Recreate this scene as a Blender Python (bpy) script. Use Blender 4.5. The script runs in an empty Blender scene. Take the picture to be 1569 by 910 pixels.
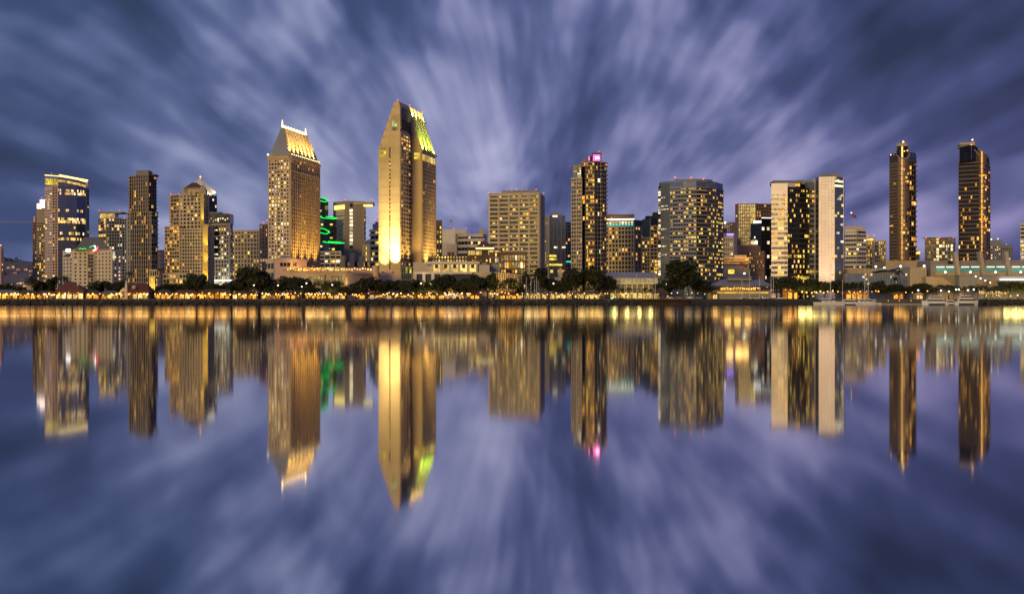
import bpy, bmesh, math, random
from mathutils import Vector, Matrix, noise as mnoise
R = random.Random(7)
sc = bpy.context.scene
COL = sc.collection
# ------------------------------------------------------------------ camera
F, CX, HY, H = 2200.0, 784.5, 463.0, 1.8          # focal length in photo pixels, centre column, horizon row, eye height
cam_d = bpy.data.cameras.new('camera'); cam = bpy.data.objects.new('camera', cam_d); COL.objects.link(cam)
cam.location = (0, 0, H); cam.rotation_euler = (math.pi/2, 0, 0)
cam_d.sensor_width = 36; cam_d.lens = F/1569*36; cam_d.shift_y = (HY-455)/1569
cam_d.clip_start = 0.5; cam_d.clip_end = 30000
sc.camera = cam
# ------------------------------------------------------------------ render / exposure
sc.view_settings.view_transform = 'Standard'; sc.view_settings.look = 'None'
sc.view_settings.exposure = 0.0; sc.view_settings.gamma = 1.0
sc.render.engine = 'CYCLES'
cy = sc.cycles
cy.max_bounces = 5; cy.diffuse_bounces = 2; cy.glossy_bounces = 3; cy.transmission_bounces = 2
cy.caustics_reflective = False; cy.caustics_refractive = False
cy.sample_clamp_indirect = 6.0; cy.use_denoising = True
# ------------------------------------------------------------------ sky: dusk air with long-exposure cloud streaks drifting towards the viewer
SUN_EL, SUN_AZ = math.radians(3.0), math.radians(200)      # low afterglow behind the viewer, a little to the left
world = bpy.data.worlds.new('World'); sc.world = world; world.use_nodes = True
nt = world.node_tree; nt.nodes.clear()
def N(tree, t, **k):
    n = tree.nodes.new(t)
    for a, v in k.items():
        if a.startswith('i_'): n.inputs[a[2:].replace('_', ' ')].default_value = v
        else: setattr(n, a, v)
    return n
def math_node(tree, op, a, b=None, clamp=False):
    n = tree.nodes.new('ShaderNodeMath'); n.operation = op; n.use_clamp = clamp
    for i, v in enumerate((a, b)):
        if v is None: continue
        if isinstance(v, (int, float)): n.inputs[i].default_value = v
        else: tree.links.new(v, n.inputs[i])
    return n.outputs[0]
def ramp(tree, fac, stops, interp='EASE'):
    n = tree.nodes.new('ShaderNodeValToRGB'); cr = n.color_ramp; cr.interpolation = interp
    while len(cr.elements) < len(stops): cr.elements.new(0.5)
    for e, (p, c) in zip(cr.elements, stops):
        e.position = p; e.color = (c[0], c[1], c[2], 1)
    tree.links.new(fac, n.inputs[0]); return n.outputs[0]
def mixc(tree, fac, a, b, mode='MIX'):
    n = tree.nodes.new('ShaderNodeMix'); n.data_type = 'RGBA'; n.blend_type = mode
    for s, v in ((n.inputs[0], fac), (n.inputs[6], a), (n.inputs[7], b)):
        if isinstance(v, (int, float)): s.default_value = v
        elif isinstance(v, tuple): s.default_value = (*v, 1)
        else: tree.links.new(v, s)
    return n.outputs[2]
L = nt.links.new
sky = N(nt, 'ShaderNodeTexSky', sky_type='NISHITA', sun_disc=False, sun_elevation=SUN_EL, sun_rotation=SUN_AZ, air_density=1.6, dust_density=1.5, ozone_density=3.0)
tc = N(nt, 'ShaderNodeTexCoord'); sx = N(nt, 'ShaderNodeSeparateXYZ'); L(tc.outputs['Generated'], sx.inputs[0])
dx = math_node(nt, 'SUBTRACT', sx.outputs[0], math_node(nt, 'MULTIPLY', sx.outputs[1], 0.018))
dz = math_node(nt, 'ADD', sx.outputs[2], 0.035)
s2 = math_node(nt, 'SQRT', math_node(nt, 'ADD', math_node(nt, 'ADD', math_node(nt, 'MULTIPLY', dx, dx), math_node(nt, 'MULTIPLY', dz, dz)), 1e-6))
ca, sa = math_node(nt, 'DIVIDE', dx, s2), math_node(nt, 'DIVIDE', dz, s2)
ang = math_node(nt, 'ARCTAN2', s2, sx.outputs[1])
lg = math_node(nt, 'LOGARITHM', math_node(nt, 'ADD', ang, 0.03), 2.718)
def streak(k, m, off, detail, rough, dist=0.0):
    cv = N(nt, 'ShaderNodeCombineXYZ')
    L(math_node(nt, 'MULTIPLY', ca, k), cv.inputs[0]); L(math_node(nt, 'MULTIPLY', sa, k), cv.inputs[1])
    L(math_node(nt, 'ADD', math_node(nt, 'MULTIPLY', lg, m), off), cv.inputs[2])
    n = N(nt, 'ShaderNodeTexNoise', i_Scale=1.0, i_Detail=detail, i_Roughness=rough, i_Distortion=dist)
    L(cv.outputs[0], n.inputs['Vector']); return n.outputs[0]
n1 = streak(2.0, 1.9, 52.1, 3.5, 0.52, 0.38)
n2 = streak(5.4, 2.4, 60.1, 3.0, 0.52, 0.35)
n3 = streak(15.0, 2.9, 5.2, 1.0, 0.5)
broad = N(nt, 'ShaderNodeTexNoise', i_Scale=6.0, i_Detail=4.0, i_Roughness=0.55)
mp = N(nt, 'ShaderNodeMapping'); mp.inputs['Location'].default_value = (9.7, 3.4, 2.2)
L(tc.outputs['Generated'], mp.inputs[0]); L(mp.outputs[0], broad.inputs['Vector'])
near = N(nt, 'ShaderNodeMapRange', interpolation_type='SMOOTHSTEP'); near.inputs[1].default_value = .02; near.inputs[2].default_value = .34; near.inputs[4].default_value = 1.35; L(ang, near.inputs[0])
def centred(n, w): return math_node(nt, 'MULTIPLY', math_node(nt, 'MULTIPLY', math_node(nt, 'SUBTRACT', n, .5), w), near.outputs[0])
v = math_node(nt, 'ADD', math_node(nt, 'ADD', math_node(nt, 'MULTIPLY', n1, 0.55), .175), centred(n2, .30))
v = math_node(nt, 'ADD', v, centred(n3, .15))
v = math_node(nt, 'ADD', v, math_node(nt, 'ADD', math_node(nt, 'MULTIPLY', broad.outputs[0], 0.26), -.02))
v = math_node(nt, 'SUBTRACT', v, math_node(nt, 'MULTIPLY', dx, 0.05))
hz = N(nt, 'ShaderNodeMapRange', interpolation_type='SMOOTHSTEP'); hz.inputs[1].default_value = .14; hz.inputs[2].default_value = -.02; hz.inputs[3].default_value = 0; hz.inputs[4].default_value = .05; L(sx.outputs[2], hz.inputs[0])
v = math_node(nt, 'ADD', v, hz.outputs[0])
cloud = ramp(nt, v, [(0.37, (0.019, 0.030, 0.084)), (0.50, (0.051, 0.070, 0.190)), (0.57, (0.110, 0.132, 0.305)), (0.64, (0.250, 0.262, 0.475)), (0.74, (0.50, 0.49, 0.72))], 'LINEAR')
tintf = N(nt, 'ShaderNodeMapRange'); tintf.inputs[1].default_value = -.4; tintf.inputs[2].default_value = .4; L(dx, tintf.inputs[0])
cloud = mixc(nt, 1.0, cloud, ramp(nt, tintf.outputs[0], [(0, (.92, 1.06, .96)), (.5, (1, 1, 1)), (1, (1.04, .90, .98))], 'LINEAR'), 'MULTIPLY')
skyc = mixc(nt, 1.0, sky.outputs[0], (0.10, 0.10, 0.10), 'MULTIPLY')
allc = mixc(nt, 0.90, skyc, cloud)
bg = N(nt, 'ShaderNodeBackground'); L(allc, bg.inputs[0]); bg.inputs[1].default_value = 1.08
L(bg.outputs[0], N(nt, 'ShaderNodeOutputWorld').inputs[0])
# ------------------------------------------------------------------ the last warm light of the sunset behind the viewer
sun_d = bpy.data.lights.new('sun', 'SUN'); sun = bpy.data.objects.new('sun', sun_d); COL.objects.link(sun)
sun_d.energy = 1.5; sun_d.angle = math.radians(12); sun_d.color = (1.0, 0.66, 0.17)
sd = Vector((math.sin(SUN_AZ)*math.cos(SUN_EL+0.09), math.cos(SUN_AZ)*math.cos(SUN_EL+0.09), math.sin(SUN_EL+0.09)))
sun.rotation_euler = sd.to_track_quat('Z', 'Y').to_euler()

# ================================================================== materials
M = {}
def new_mat(name):
    m = bpy.data.materials.new(name); m.use_nodes = True; t = m.node_tree; t.nodes.clear(); M[name] = m
    return m, t
def wall(name, c, rough=0.8, var=0.25, scale=0.09, metal=0.0, streaks=True):
    m, t = new_mat(name)
    g = N(t, 'ShaderNodeNewGeometry')
    mpn = N(t, 'ShaderNodeMapping'); mpn.inputs['Scale'].default_value = (1, 1, 0.25 if streaks else 1)
    t.links.new(g.outputs['Position'], mpn.inputs[0])
    a = N(t, 'ShaderNodeTexNoise', i_Scale=scale, i_Detail=5.0, i_Roughness=0.62); t.links.new(mpn.outputs[0], a.inputs['Vector'])
    b = N(t, 'ShaderNodeTexNoise', i_Scale=scale*14, i_Detail=2.0); t.links.new(g.outputs['Position'], b.inputs['Vector'])
    oi = N(t, 'ShaderNodeObjectInfo')
    f = math_node(t, 'ADD', math_node(t, 'MULTIPLY', a.outputs[0], 0.6), math_node(t, 'ADD', math_node(t, 'MULTIPLY', b.outputs[0], 0.25), math_node(t, 'MULTIPLY', oi.outputs['Random'], 0.15)))
    lo = tuple(x*(1-var) for x in c); hi = tuple(min(0.95, x*(1+var)) for x in c)
    col = ramp(t, f, [(0.3, lo), (0.7, hi)], 'LINEAR')
    p = N(t, 'ShaderNodeBsdfPrincipled', i_Roughness=rough, i_Metallic=metal); t.links.new(col, p.inputs['Base Color'])
    t.links.new(p.outputs[0], N(t, 'ShaderNodeOutputMaterial').inputs[0]); return m
def glass(name, c, metal=0.0, rough=0.12, var=0.5, ior=1.5, cell=3.1, bump=.12):
    m, t = new_mat(name)
    g = N(t, 'ShaderNodeNewGeometry')
    sn = N(t, 'ShaderNodeVectorMath', operation='SNAP'); sn.inputs[1].default_value = (cell, cell, cell)
    t.links.new(g.outputs['Position'], sn.inputs[0])
    wn = N(t, 'ShaderNodeTexWhiteNoise', noise_dimensions='3D'); t.links.new(sn.outputs[0], wn.inputs[0])
    col = ramp(t, wn.outputs[0], [(0.0, tuple(x*(1-var) for x in c)), (0.75, c), (1.0, tuple(min(0.9, x*(1+var)) for x in c))], 'LINEAR')
    p = N(t, 'ShaderNodeBsdfPrincipled', i_Roughness=rough, i_Metallic=metal, i_IOR=ior); t.links.new(col, p.inputs['Base Color'])
    nz = N(t, 'ShaderNodeTexNoise', i_Scale=0.25, i_Detail=1.0); t.links.new(g.outputs['Position'], nz.inputs['Vector'])
    bp = N(t, 'ShaderNodeBump', i_Strength=bump, i_Distance=0.4); t.links.new(nz.outputs[0], bp.inputs['Height']); t.links.new(bp.outputs[0], p.inputs['Normal'])
    t.links.new(p.outputs[0], N(t, 'ShaderNodeOutputMaterial').inputs[0]); return m
def lit(name, c, lo, hi, cell=2.3):
    """a lit room behind glass: brightness differs from room to room"""
    m, t = new_mat(name)
    g = N(t, 'ShaderNodeNewGeometry')
    sn = N(t, 'ShaderNodeVectorMath', operation='SNAP'); sn.inputs[1].default_value = (cell, cell, cell)
    t.links.new(g.outputs['Position'], sn.inputs[0])
    wn = N(t, 'ShaderNodeTexWhiteNoise', noise_dimensions='3D'); t.links.new(sn.outputs[0], wn.inputs[0])
    oi = N(t, 'ShaderNodeObjectInfo')
    r = math_node(t, 'MULTIPLY', math_node(t, 'ADD', wn.outputs[0], oi.outputs['Random']), 0.5)
    st = math_node(t, 'ADD', math_node(t, 'MULTIPLY', math_node(t, 'POWER', r, 1.6), hi-lo), lo)
    e = N(t, 'ShaderNodeEmission'); e.inputs[0].default_value = (*c, 1); t.links.new(st, e.inputs[1])
    t.links.new(e.outputs[0], N(t, 'ShaderNodeOutputMaterial').inputs[0])
    m.cycles.emission_sampling = 'NONE'; return m
def glow(name, c, s, sample=False):
    m, t = new_mat(name)
    e = N(t, 'ShaderNodeEmission'); e.inputs[0].default_value = (*c, 1); e.inputs[1].default_value = s
    t.links.new(e.outputs[0], N(t, 'ShaderNodeOutputMaterial').inputs[0])
    m.cycles.emission_sampling = 'AUTO' if sample else 'NONE'; return m
for n_, c_ in dict(cream=(.56, .47, .33), cream2=(.50, .42, .30), tan=(.46, .36, .22), sand=(.60, .46, .27), white=(.68, .63, .56), offwhite=(.60, .53, .43),
                   pinkw=(.66, .47, .38), pink=(.60, .40, .31), grey=(.34, .33, .33), midgrey=(.22, .22, .23), darkgrey=(.10, .10, .11), brown=(.20, .13, .085),
                   dkbrown=(.09, .055, .035), brick=(.34, .20, .13), slate=(.14, .15, .18), redroof=(.14, .05, .03), bluegrey=(.27, .29, .35), gold=(.70, .56, .32),
                   greyroof=(.26, .27, .31), taupe=(.33, .28, .23), blackm=(.02, .02, .022), hullw=(.86, .88, .93), navy=(.02, .03, .06), rockc=(.036, .033, .029),
                   ground=(.09, .085, .08), lawn=(.03, .05, .018), hillc=(.20, .15, .13), timber=(.16, .10, .06), steel=(.30, .31, .33), warmw=(.66, .55, .42),
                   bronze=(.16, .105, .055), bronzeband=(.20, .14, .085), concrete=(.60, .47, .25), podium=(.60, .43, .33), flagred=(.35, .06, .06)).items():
    wall(n_, c_)
wall('paint_gloss', (.84, .86, .92), rough=.25, var=.05)
glass('gl_dark', (.022, .022, .026)); glass('gl_black', (.010, .010, .012)); glass('gl_warm', (.045, .030, .020)); glass('gl_blue', (.17, .20, .31), metal=.6, rough=.24, var=.05, bump=.02)
glass('gl_slate', (.20, .25, .33), metal=.45, rough=.2, var=.12); glass('gl_sunset_tint', (.88, .80, .83), metal=.22, rough=.5, var=.08, cell=4.2, bump=.02); glass('gl_bronze', (.09, .06, .035), metal=.35, rough=.22, var=.3)  # pale mirror glass: the sunset it reflects is put into its base colour
glass('gl_green', (.012, .035, .03), metal=.2, rough=.12); glass('gl_steel', (.26, .29, .33), metal=.5, rough=.2, var=.2); glass('gl_teal', (.10, .20, .17), metal=.2, rough=.15)
lit('lw', (1.0, .58, .15), .18, 2.6); lit('la', (1.0, .43, .05), .2, 2.4); lit('lc', (1.0, .82, .50), .25, 2.6); lit('ly', (1.0, .68, .09), .25, 2.2)
lit('shopglow', (1.0, .40, .05), .2, 2.6, 1.1); lit('shopwhite', (1.0, .64, .22), .5, 2.4, 1.4); lit('dimroom', (1.0, .55, .22), .05, .45); lit('greenroom', (.30, .62, .42), .22, .62, 6.0)
lit('recess', (1.0, .66, .18), .3, 1.7)
glow('g_warm', (1.0, .56, .15), 3.2); glow('g_amber', (1.0, .40, .05), 3.2); glow('g_white', (1.0, .88, .62), 3.2); glow('g_red', (1.0, .16, .09), 1.8); glow('g_green', (.02, 1.0, .10), 1.5, True)
glow('g_pink', (1.0, .10, .36), 3.2); glow('g_crown', (1.0, .74, .28), 2.6); glow('g_rail', (1.0, .66, .28), 5.0); glow('g_purple', (.22, .12, 1.0), 4.0); glow('g_neonred', (1.0, .08, .10), 4); glow('g_neonwhite', (1.0, .9, .85), 5)
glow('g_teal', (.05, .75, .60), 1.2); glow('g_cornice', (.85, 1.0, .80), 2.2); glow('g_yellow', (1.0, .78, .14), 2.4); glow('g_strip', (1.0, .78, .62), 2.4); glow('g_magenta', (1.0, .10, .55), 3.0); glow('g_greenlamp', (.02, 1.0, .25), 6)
glow('g_canopy', (.95, 1.0, .85), 3.0)
# foliage: leaves with their own clump-to-clump tone
def leafmat(name, c):
    m, t = new_mat(name)
    g = N(t, 'ShaderNodeNewGeometry'); oi = N(t, 'ShaderNodeObjectInfo')
    a = N(t, 'ShaderNodeTexNoise', i_Scale=0.5, i_Detail=3.0); t.links.new(g.outputs['Position'], a.inputs['Vector'])
    f = math_node(t, 'ADD', math_node(t, 'MULTIPLY', a.outputs[0], .75), math_node(t, 'MULTIPLY', oi.outputs['Random'], .25))
    col = ramp(t, f, [(.3, tuple(x*.55 for x in c)), (.7, tuple(x*1.5 for x in c))], 'LINEAR')
    p = N(t, 'ShaderNodeBsdfPrincipled', i_Roughness=.65); t.links.new(col, p.inputs['Base Color'])
    t.links.new(p.outputs[0], N(t, 'ShaderNodeOutputMaterial').inputs[0])
leafmat('leaf', (.026, .033, .012)); leafmat('leaf2', (.045, .055, .018)); leafmat('palm', (.045, .055, .02)); wall('bark', (.07, .05, .035))
# water: a long exposure smooths it to a sheet that smears reflections up and down only
m, t = new_mat('water')
gl_ = N(t, 'ShaderNodeBsdfGlossy', distribution='GGX'); gl_.inputs['Color'].default_value = (.90, .90, .94, 1)
g = N(t, 'ShaderNodeNewGeometry'); nz = N(t, 'ShaderNodeTexNoise', i_Scale=1.0, i_Detail=4.0); wm = N(t, 'ShaderNodeMapping'); wm.inputs['Scale'].default_value = (.006, .03, 1); t.links.new(g.outputs['Position'], wm.inputs[0]); t.links.new(wm.outputs[0], nz.inputs['Vector'])
rr = N(t, 'ShaderNodeMapRange'); rr.inputs[1].default_value = .3; rr.inputs[2].default_value = .7; rr.inputs[3].default_value = .032; rr.inputs[4].default_value = .056; t.links.new(nz.outputs[0], rr.inputs[0]); t.links.new(rr.outputs[0], gl_.inputs['Roughness'])
df = N(t, 'ShaderNodeBsdfDiffuse'); df.inputs[0].default_value = (.008, .014, .030, 1)
lw_ = N(t, 'ShaderNodeLayerWeight', i_Blend=.5)
fz = N(t, 'ShaderNodeMapRange'); fz.inputs[1].default_value = .70; fz.inputs[2].default_value = 1.0; fz.inputs[3].default_value = .75; fz.inputs[4].default_value = .80; t.links.new(lw_.outputs['Facing'], fz.inputs[0])
mx = N(t, 'ShaderNodeMixShader'); t.links.new(fz.outputs[0], mx.inputs[0]); t.links.new(df.outputs[0], mx.inputs[1]); t.links.new(gl_.outputs[0], mx.inputs[2])
t.links.new(mx.outputs[0], N(t, 'ShaderNodeOutputMaterial').inputs[0])

# ================================================================== helpers
G = 3.8                                                       # quay level above the water
def P(px, D): return Vector(((px-CX)/F*D, D))
def Z(py, D): return H+(HY-py)/F*D
def P3(px, py, D): return Vector(((px-CX)/F*D, D, Z(py, D)))
def link(name, data, parent=None, loc=(0, 0, 0), rz=0.0):
    o = bpy.data.objects.new(name, data); COL.objects.link(o); o.location = loc
    if rz: o.rotation_euler = (0, 0, rz)
    if parent is not None: o.parent = parent
    return o
def thing(name, label, cat, loc, group=None):
    o = link(name, None, None, loc); o.empty_display_size = 1.0
    o['label'] = label; o['category'] = cat
    if group: o['group'] = group
    return o
def mk(name, V, Fc, mats, idx=None):
    me = bpy.data.meshes.new(name); me.from_pydata([tuple(v) for v in V], [], Fc)
    for m_ in (mats if isinstance(mats, (list, tuple)) else [mats]): me.materials.append(M[m_])
    if idx: me.polygons.foreach_set('material_index', idx)
    me.update(); return me
BOXF = [(0, 3, 2, 1), (4, 5, 6, 7), (0, 1, 5, 4), (1, 2, 6, 5), (2, 3, 7, 6), (3, 0, 4, 7)]
def boxv(w, d, h, c=(0, 0, 0), rz=0.0):
    a, b = w/2, d/2; cs, sn = math.cos(rz), math.sin(rz); out = []
    for z in (0, h):
        for x, y in ((-a, -b), (a, -b), (a, b), (-a, b)):
            out.append((c[0]+x*cs-y*sn, c[1]+x*sn+y*cs, c[2]+z))
    return out
_bc = {}
def box_mesh(w, d, h, mat):
    k = (round(w, 2), round(d, 2), round(h, 2), mat)
    if k not in _bc: _bc[k] = mk('box', boxv(*k[:3]), BOXF, mat)
    return _bc[k]
def base(o):                                                   # world location of a root or a part
    v = Vector(o.location)
    return v if o.parent is None else v+base(o.parent)
def box(par, name, c, w, d, h, mat, rz=0.0):
    """box part: c is the world point under the middle of its foot"""
    return link(name, box_mesh(w, d, h, mat), par, Vector(c)-base(par), rz)
def part(par, name, V, Fc, mat, idx=None):
    b = base(par)
    return link(name, mk(name, [Vector(v)-b for v in V], Fc, mat, idx), par)
def prism(par, name, pts, z0, z1, mat):
    n = len(pts); zt = z1 if isinstance(z1, (list, tuple)) else [z1]*n
    V = [(p[0], p[1], z0) for p in pts]+[(p[0], p[1], zt[i]) for i, p in enumerate(pts)]
    Fc = [(i, (i+1) % n, n+(i+1) % n, n+i) for i in range(n)]+[tuple(range(n-1, -1, -1)), tuple(range(n, 2*n))]
    return part(par, name, V, Fc, mat)
def tube_geo(pts, r, V, Fc, sides=4):
    for a, b in zip(pts[:-1], pts[1:]):
        a, b = Vector(a), Vector(b); d = (b-a)
        if d.length < 1e-6: continue
        q = d.to_track_quat('Z', 'Y'); k = len(V); ra, rb = r if isinstance(r, tuple) else (r, r)
        for p, rad in ((a, ra), (b, rb)):
            for i in range(sides):
                an = 2*math.pi*(i+.5)/sides; V.append(p+q @ Vector((rad*math.cos(an), rad*math.sin(an), 0)))
        for i in range(sides):
            j = (i+1) % sides; Fc.append((k+i, k+j, k+sides+j, k+sides+i))
        Fc.append(tuple(k+i for i in range(sides-1, -1, -1))); Fc.append(tuple(k+sides+i for i in range(sides)))
def tube(par, name, pts, r, mat, sides=4):
    V, Fc = [], []; tube_geo(pts, r, V, Fc, sides); return part(par, name, V, Fc, mat)
_ic = {}
def ball(par, name, c, r, mat, sub=1):
    k = (round(r, 2), mat, sub)
    if k not in _ic:
        bm = bmesh.new(); bmesh.ops.create_icosphere(bm, subdivisions=sub, radius=r); me = bpy.data.meshes.new('ball'); bm.to_mesh(me); bm.free(); me.materials.append(M[mat]); _ic[k] = me
    return link(name, _ic[k], par, Vector(c)-base(par)) if par is not None else link(name, _ic[k], None, c)
def lamp_light(par, kind, loc, power, color, target=None, size=.6, angle=70, blend=.6):
    d = bpy.data.lights.new('light', kind); d.energy = power; d.color = color
    if kind in ('POINT', 'SPOT'): d.shadow_soft_size = size
    o = link('light', d, par, Vector(loc)-base(par))
    if kind == 'SPOT':
        d.spot_size = math.radians(angle); d.spot_blend = blend
        o.rotation_euler = (Vector(loc)-Vector(target)).to_track_quat('Z', 'Y').to_euler()
    return o
def floodlight(par, loc, target, power, color, angle=70, blend=.8, size=.8, mat='g_warm'):
    box(par, 'floodlight', Vector(loc)-Vector((0, 0, .9)), 1.2, .8, .7, 'blackm')
    return lamp_light(par, 'SPOT', loc, power, color, target, size, angle, blend)
PAL = {'W': 'lw', 'A': 'la', 'C': 'lc', 'Y': 'ly', 'D': 'dimroom'}
DIR_S = Vector((.2, .98)).normalized()                         # the way the street grid runs away from the water
class Bld:
    """one building: an empty at its base; front outline given left to right as (pixel column, distance)"""
    def __init__(s, name, label, cat, pts, top, back=26, core='gl_dark', z0=None, single=300, group=None, backdir=None):
        s.P = [P(*p) for p in pts]; s.D = pts[0][1]; s.z0 = G if z0 is None else z0; s.top = Z(top, s.D); s.single = single; s.W = []
        c = sum(s.P, Vector((0, 0)))/len(s.P)
        s.root = thing(name, label, cat, (c.x, c.y, s.z0), group)
        bd = (backdir or c.normalized())*back; lat = Vector((bd.y, -bd.x)).normalized()*back*.06
        s.foot = s.P+[s.P[-1]+bd-lat, s.P[0]+bd+lat]; s.back = bd
        if core: s.core = prism(s.root, 'body', s.foot, s.z0-.5, s.top, core)
    def Z(s, py): return Z(py, s.D)
    def face(s, i, cols, rows, mat, z0=None, z1=None, a=0.0, b=1.0, pts=None, **k):
        A, B = (s.P[i], s.P[i+1]) if pts is None else pts
        A, B = A.lerp(B, a), A.lerp(B, b)
        s.grid(A, B, s.z0 if z0 is None else z0, s.top if z1 is None else z1, cols, rows, mat, **k)
    def grid(s, A, B, z0, z1, cols, rows, mat, pier=.3, band=.35, dp=.45, db=.30, lit=.12, pal='WWAD', win='gl_dark', bandmat=None, ext=0.0, rowlit=None, collit=None, piers=True, bands=True, winw=1.0, every=1, bandname='floor_band', litfn=None, skip=None):
        u = (B-A); Ln = u.length; u /= Ln; n = Vector((u.y, -u.x)); rz = math.atan2(u.y, u.x)
        bay, fh = Ln/cols, (z1-z0)/rows; bm_ = bandmat or mat
        if piers and pier > 0:
            w = pier*bay
            for c in range(cols+1):
                x = min(max(c*bay, w/2), Ln-w/2); p = A+u*x+n*(dp/2-.05)
                box(s.root, 'pier', (p.x, p.y, z0), w, dp+.1, z1-z0+.02, mat, rz)
        if bands and band > 0:
            for r in range(0, rows+1, every):
                h = band*fh; z = z0+r*fh-h/2
                if r == 0: z = z0
                if r == rows: z = z1-h
                p = A+u*(Ln/2)+n*(db/2-.05)
                box(s.root, bandname, (p.x, p.y, z), Ln+2*ext, db+.1, h, bm_, rz)
        ww, wh = bay*(1-(pier if piers else .06))*winw, fh*(1-(band if bands else .1))
        for r in range(rows):
            pr = lit if rowlit is None or r not in rowlit else rowlit[r]
            for c in range(cols):
                if skip and skip(c, r): continue
                q = pr if collit is None or c not in collit else max(pr, collit[c])
                if litfn: q = litfn(c, r, q)
                if 0 < q < .3: q *= 1.8
                x = (c+.5)*bay; z = z0+(r+.5)*fh-wh/2; w_ = ww
                on = R.random() < q; m_ = PAL[R.choice(pal)] if on else win
                if on and R.random() < .35:
                    w_ = ww*R.uniform(.4, .8); x += (ww-w_)/2*R.choice((-1, 1))
                p = A+u*x+n*.03
                s.W.append((on, (p.x, p.y, z), w_, wh, m_, rz))
    def pane(s, A, B, z0, z1, mat, name='window', proud=.12):
        u = (B-A); Ln = u.length; u /= Ln; n = Vector((u.y, -u.x)); p = (A+B)/2+n*(proud/2-.03)
        return box(s.root, name, (p.x, p.y, z0), Ln, proud+.06, z1-z0, mat, math.atan2(u.y, u.x))
    def panel(s, i, a, b, py0, py1, mat, name='panel', proud=.35, D=None):
        A, B = s.P[i], s.P[i+1]
        return s.pane(A.lerp(B, a), A.lerp(B, b), s.Z(py1), s.Z(py0), mat, name, proud)
    def roofbox(s, px0, px1, py0, D, depth, mat, name='rooftop_plant', py1=None, rz=.0):
        a, b = P(px0, D), P(px1, D); c = (a+b)/2+Vector((0, depth/2)); zb = s.top-.3 if py1 is None else Z(py1, D)
        return box(s.root, name, (c.x, c.y, zb), (b-a).length, depth, Z(py0, D)-zb, mat, rz)
    def beacon(s, px, py, D=None, r=.7, mat='g_red'):
        D = D or s.D+2; q = P3(px, py, D)
        ms_ = tube(s.root, 'beacon_mast', [q-Vector((0, 0, min(12, max(1.0, q.z-s.top)+.3))), q], .12, 'steel')
        ball(ms_, 'beacon', q, r*.8, mat)
    def done(s, single=None):
        k = s.single if single is None else single
        s.W.sort(key=lambda w: not w[0])
        for on, c, w, h, m_, rz in s.W[:k]:
            box(s.root, 'window', c, max(.2, round(w*4)/4), .14, max(.2, round(h*4)/4), m_, rz)
        rest = s.W[k:]
        if rest:
            V, Fc, ms, ix = [], [], [], []
            for on, c, w, h, m_, rz in rest:
                if m_ not in ms: ms.append(m_)
                q = len(V); V += boxv(w, .14, h, c, rz); Fc += [tuple(q+i for i in f) for f in BOXF]; ix += [ms.index(m_)]*6
            o = part(s.root, 'window_panes', V, Fc, ms, ix); o['kind'] = 'stuff'
        return s
def structure(o): o['kind'] = 'structure'; return o
def slab_profile(par, name, C, e, sdir, prof, t0, t1, mat, idx=None):
    """a slab: profile of (distance along e, height) swept along sdir"""
    V = []
    for t_ in (t0, t1):
        for a, z in prof:
            q = C+e*a+sdir*t_; V.append((q.x, q.y, z))
    n = len(prof); Fc = [tuple(range(n)), tuple(range(2*n-1, n-1, -1))]+[(i, n+i, n+(i+1) % n, (i+1) % n) for i in range(n)]
    return part(par, name, V, Fc, mat, idx)


# ================================================================== the setting
def sheet(name, pts, z, mat):
    me = mk(name, [(x, y, z) for x, y in pts], [tuple(range(len(pts)))], mat); return structure(link(name, me))
sheet('water', [(-9000, -3000), (9000, -3000), (9000, 14000), (-9000, 14000)], 0.0, 'water')
XR0, XR1, XR2 = P(1258, 885).x, P(1262, 925).x, P(1500, 925).x
SHORE = [(-4000, 885), (P(1052, 885).x, 885), (P(1056, 925).x, 925), (XR2, 925), (P(1512, 885).x, 885), (4000, 885)]
gv = [(x, y, G) for x, y in SHORE]+[(4000, 12000, G), (-4000, 12000, G)]
nb = len(gv); gv += [(x, y-.6, -1.5) for x, y in SHORE]
gf = [tuple(range(nb))]+[(i, i+1, nb+i+1, nb+i) for i in range(len(SHORE)-1)]
gf = [gf[0]]+[tuple(reversed(f)) for f in gf[1:]]
structure(link('ground', mk('ground', gv, gf, 'ground')))
lv = [(x, y+1.5) for x, y in SHORE]
sheet('lawn', [(-4000, 887), (P(1050, 887).x, 887), (P(1050, 900).x, 900), (-4000, 900)], G+.02, 'lawn')
sheet('promenade_path', [(-4000, 900.5), (P(1050, 900).x, 900.5), (P(1050, 906).x, 908), (-4000, 908)], G+.012, 'taupe')
# hills far behind, higher on the left
hv, hf = [], []
nx, ny = 90, 10
for j in range(ny):
    for i in range(nx):
        x = -2600+i*62; y = 2900+j*160
        k = math.sin(min(1, j/6)*math.pi/2)
        hgt = 92*math.exp(-((x+1330)/420)**2)+40*math.exp(-((x+2200)/600)**2)+22
        hgt *= k*(.85+.35*mnoise.noise(Vector((x*.006, y*.006, 2))))
        hv.append((x, y, G-1+hgt))
for j in range(ny-1):
    for i in range(nx-1):
        q = j*nx+i; hf.append((q, q+1, q+nx+1, q+nx))
hills = structure(link('hills', mk('hills', hv, hf, 'hillc')))
def hill_z(x, y):
    k = math.sin(min(1, (y-2900)/160/6)*math.pi/2)
    hgt = 92*math.exp(-((x+1330)/420)**2)+40*math.exp(-((x+2200)/600)**2)+22
    return G-1+hgt*k*(.85+.35*mnoise.noise(Vector((x*.006, y*.006, 2))))
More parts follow.
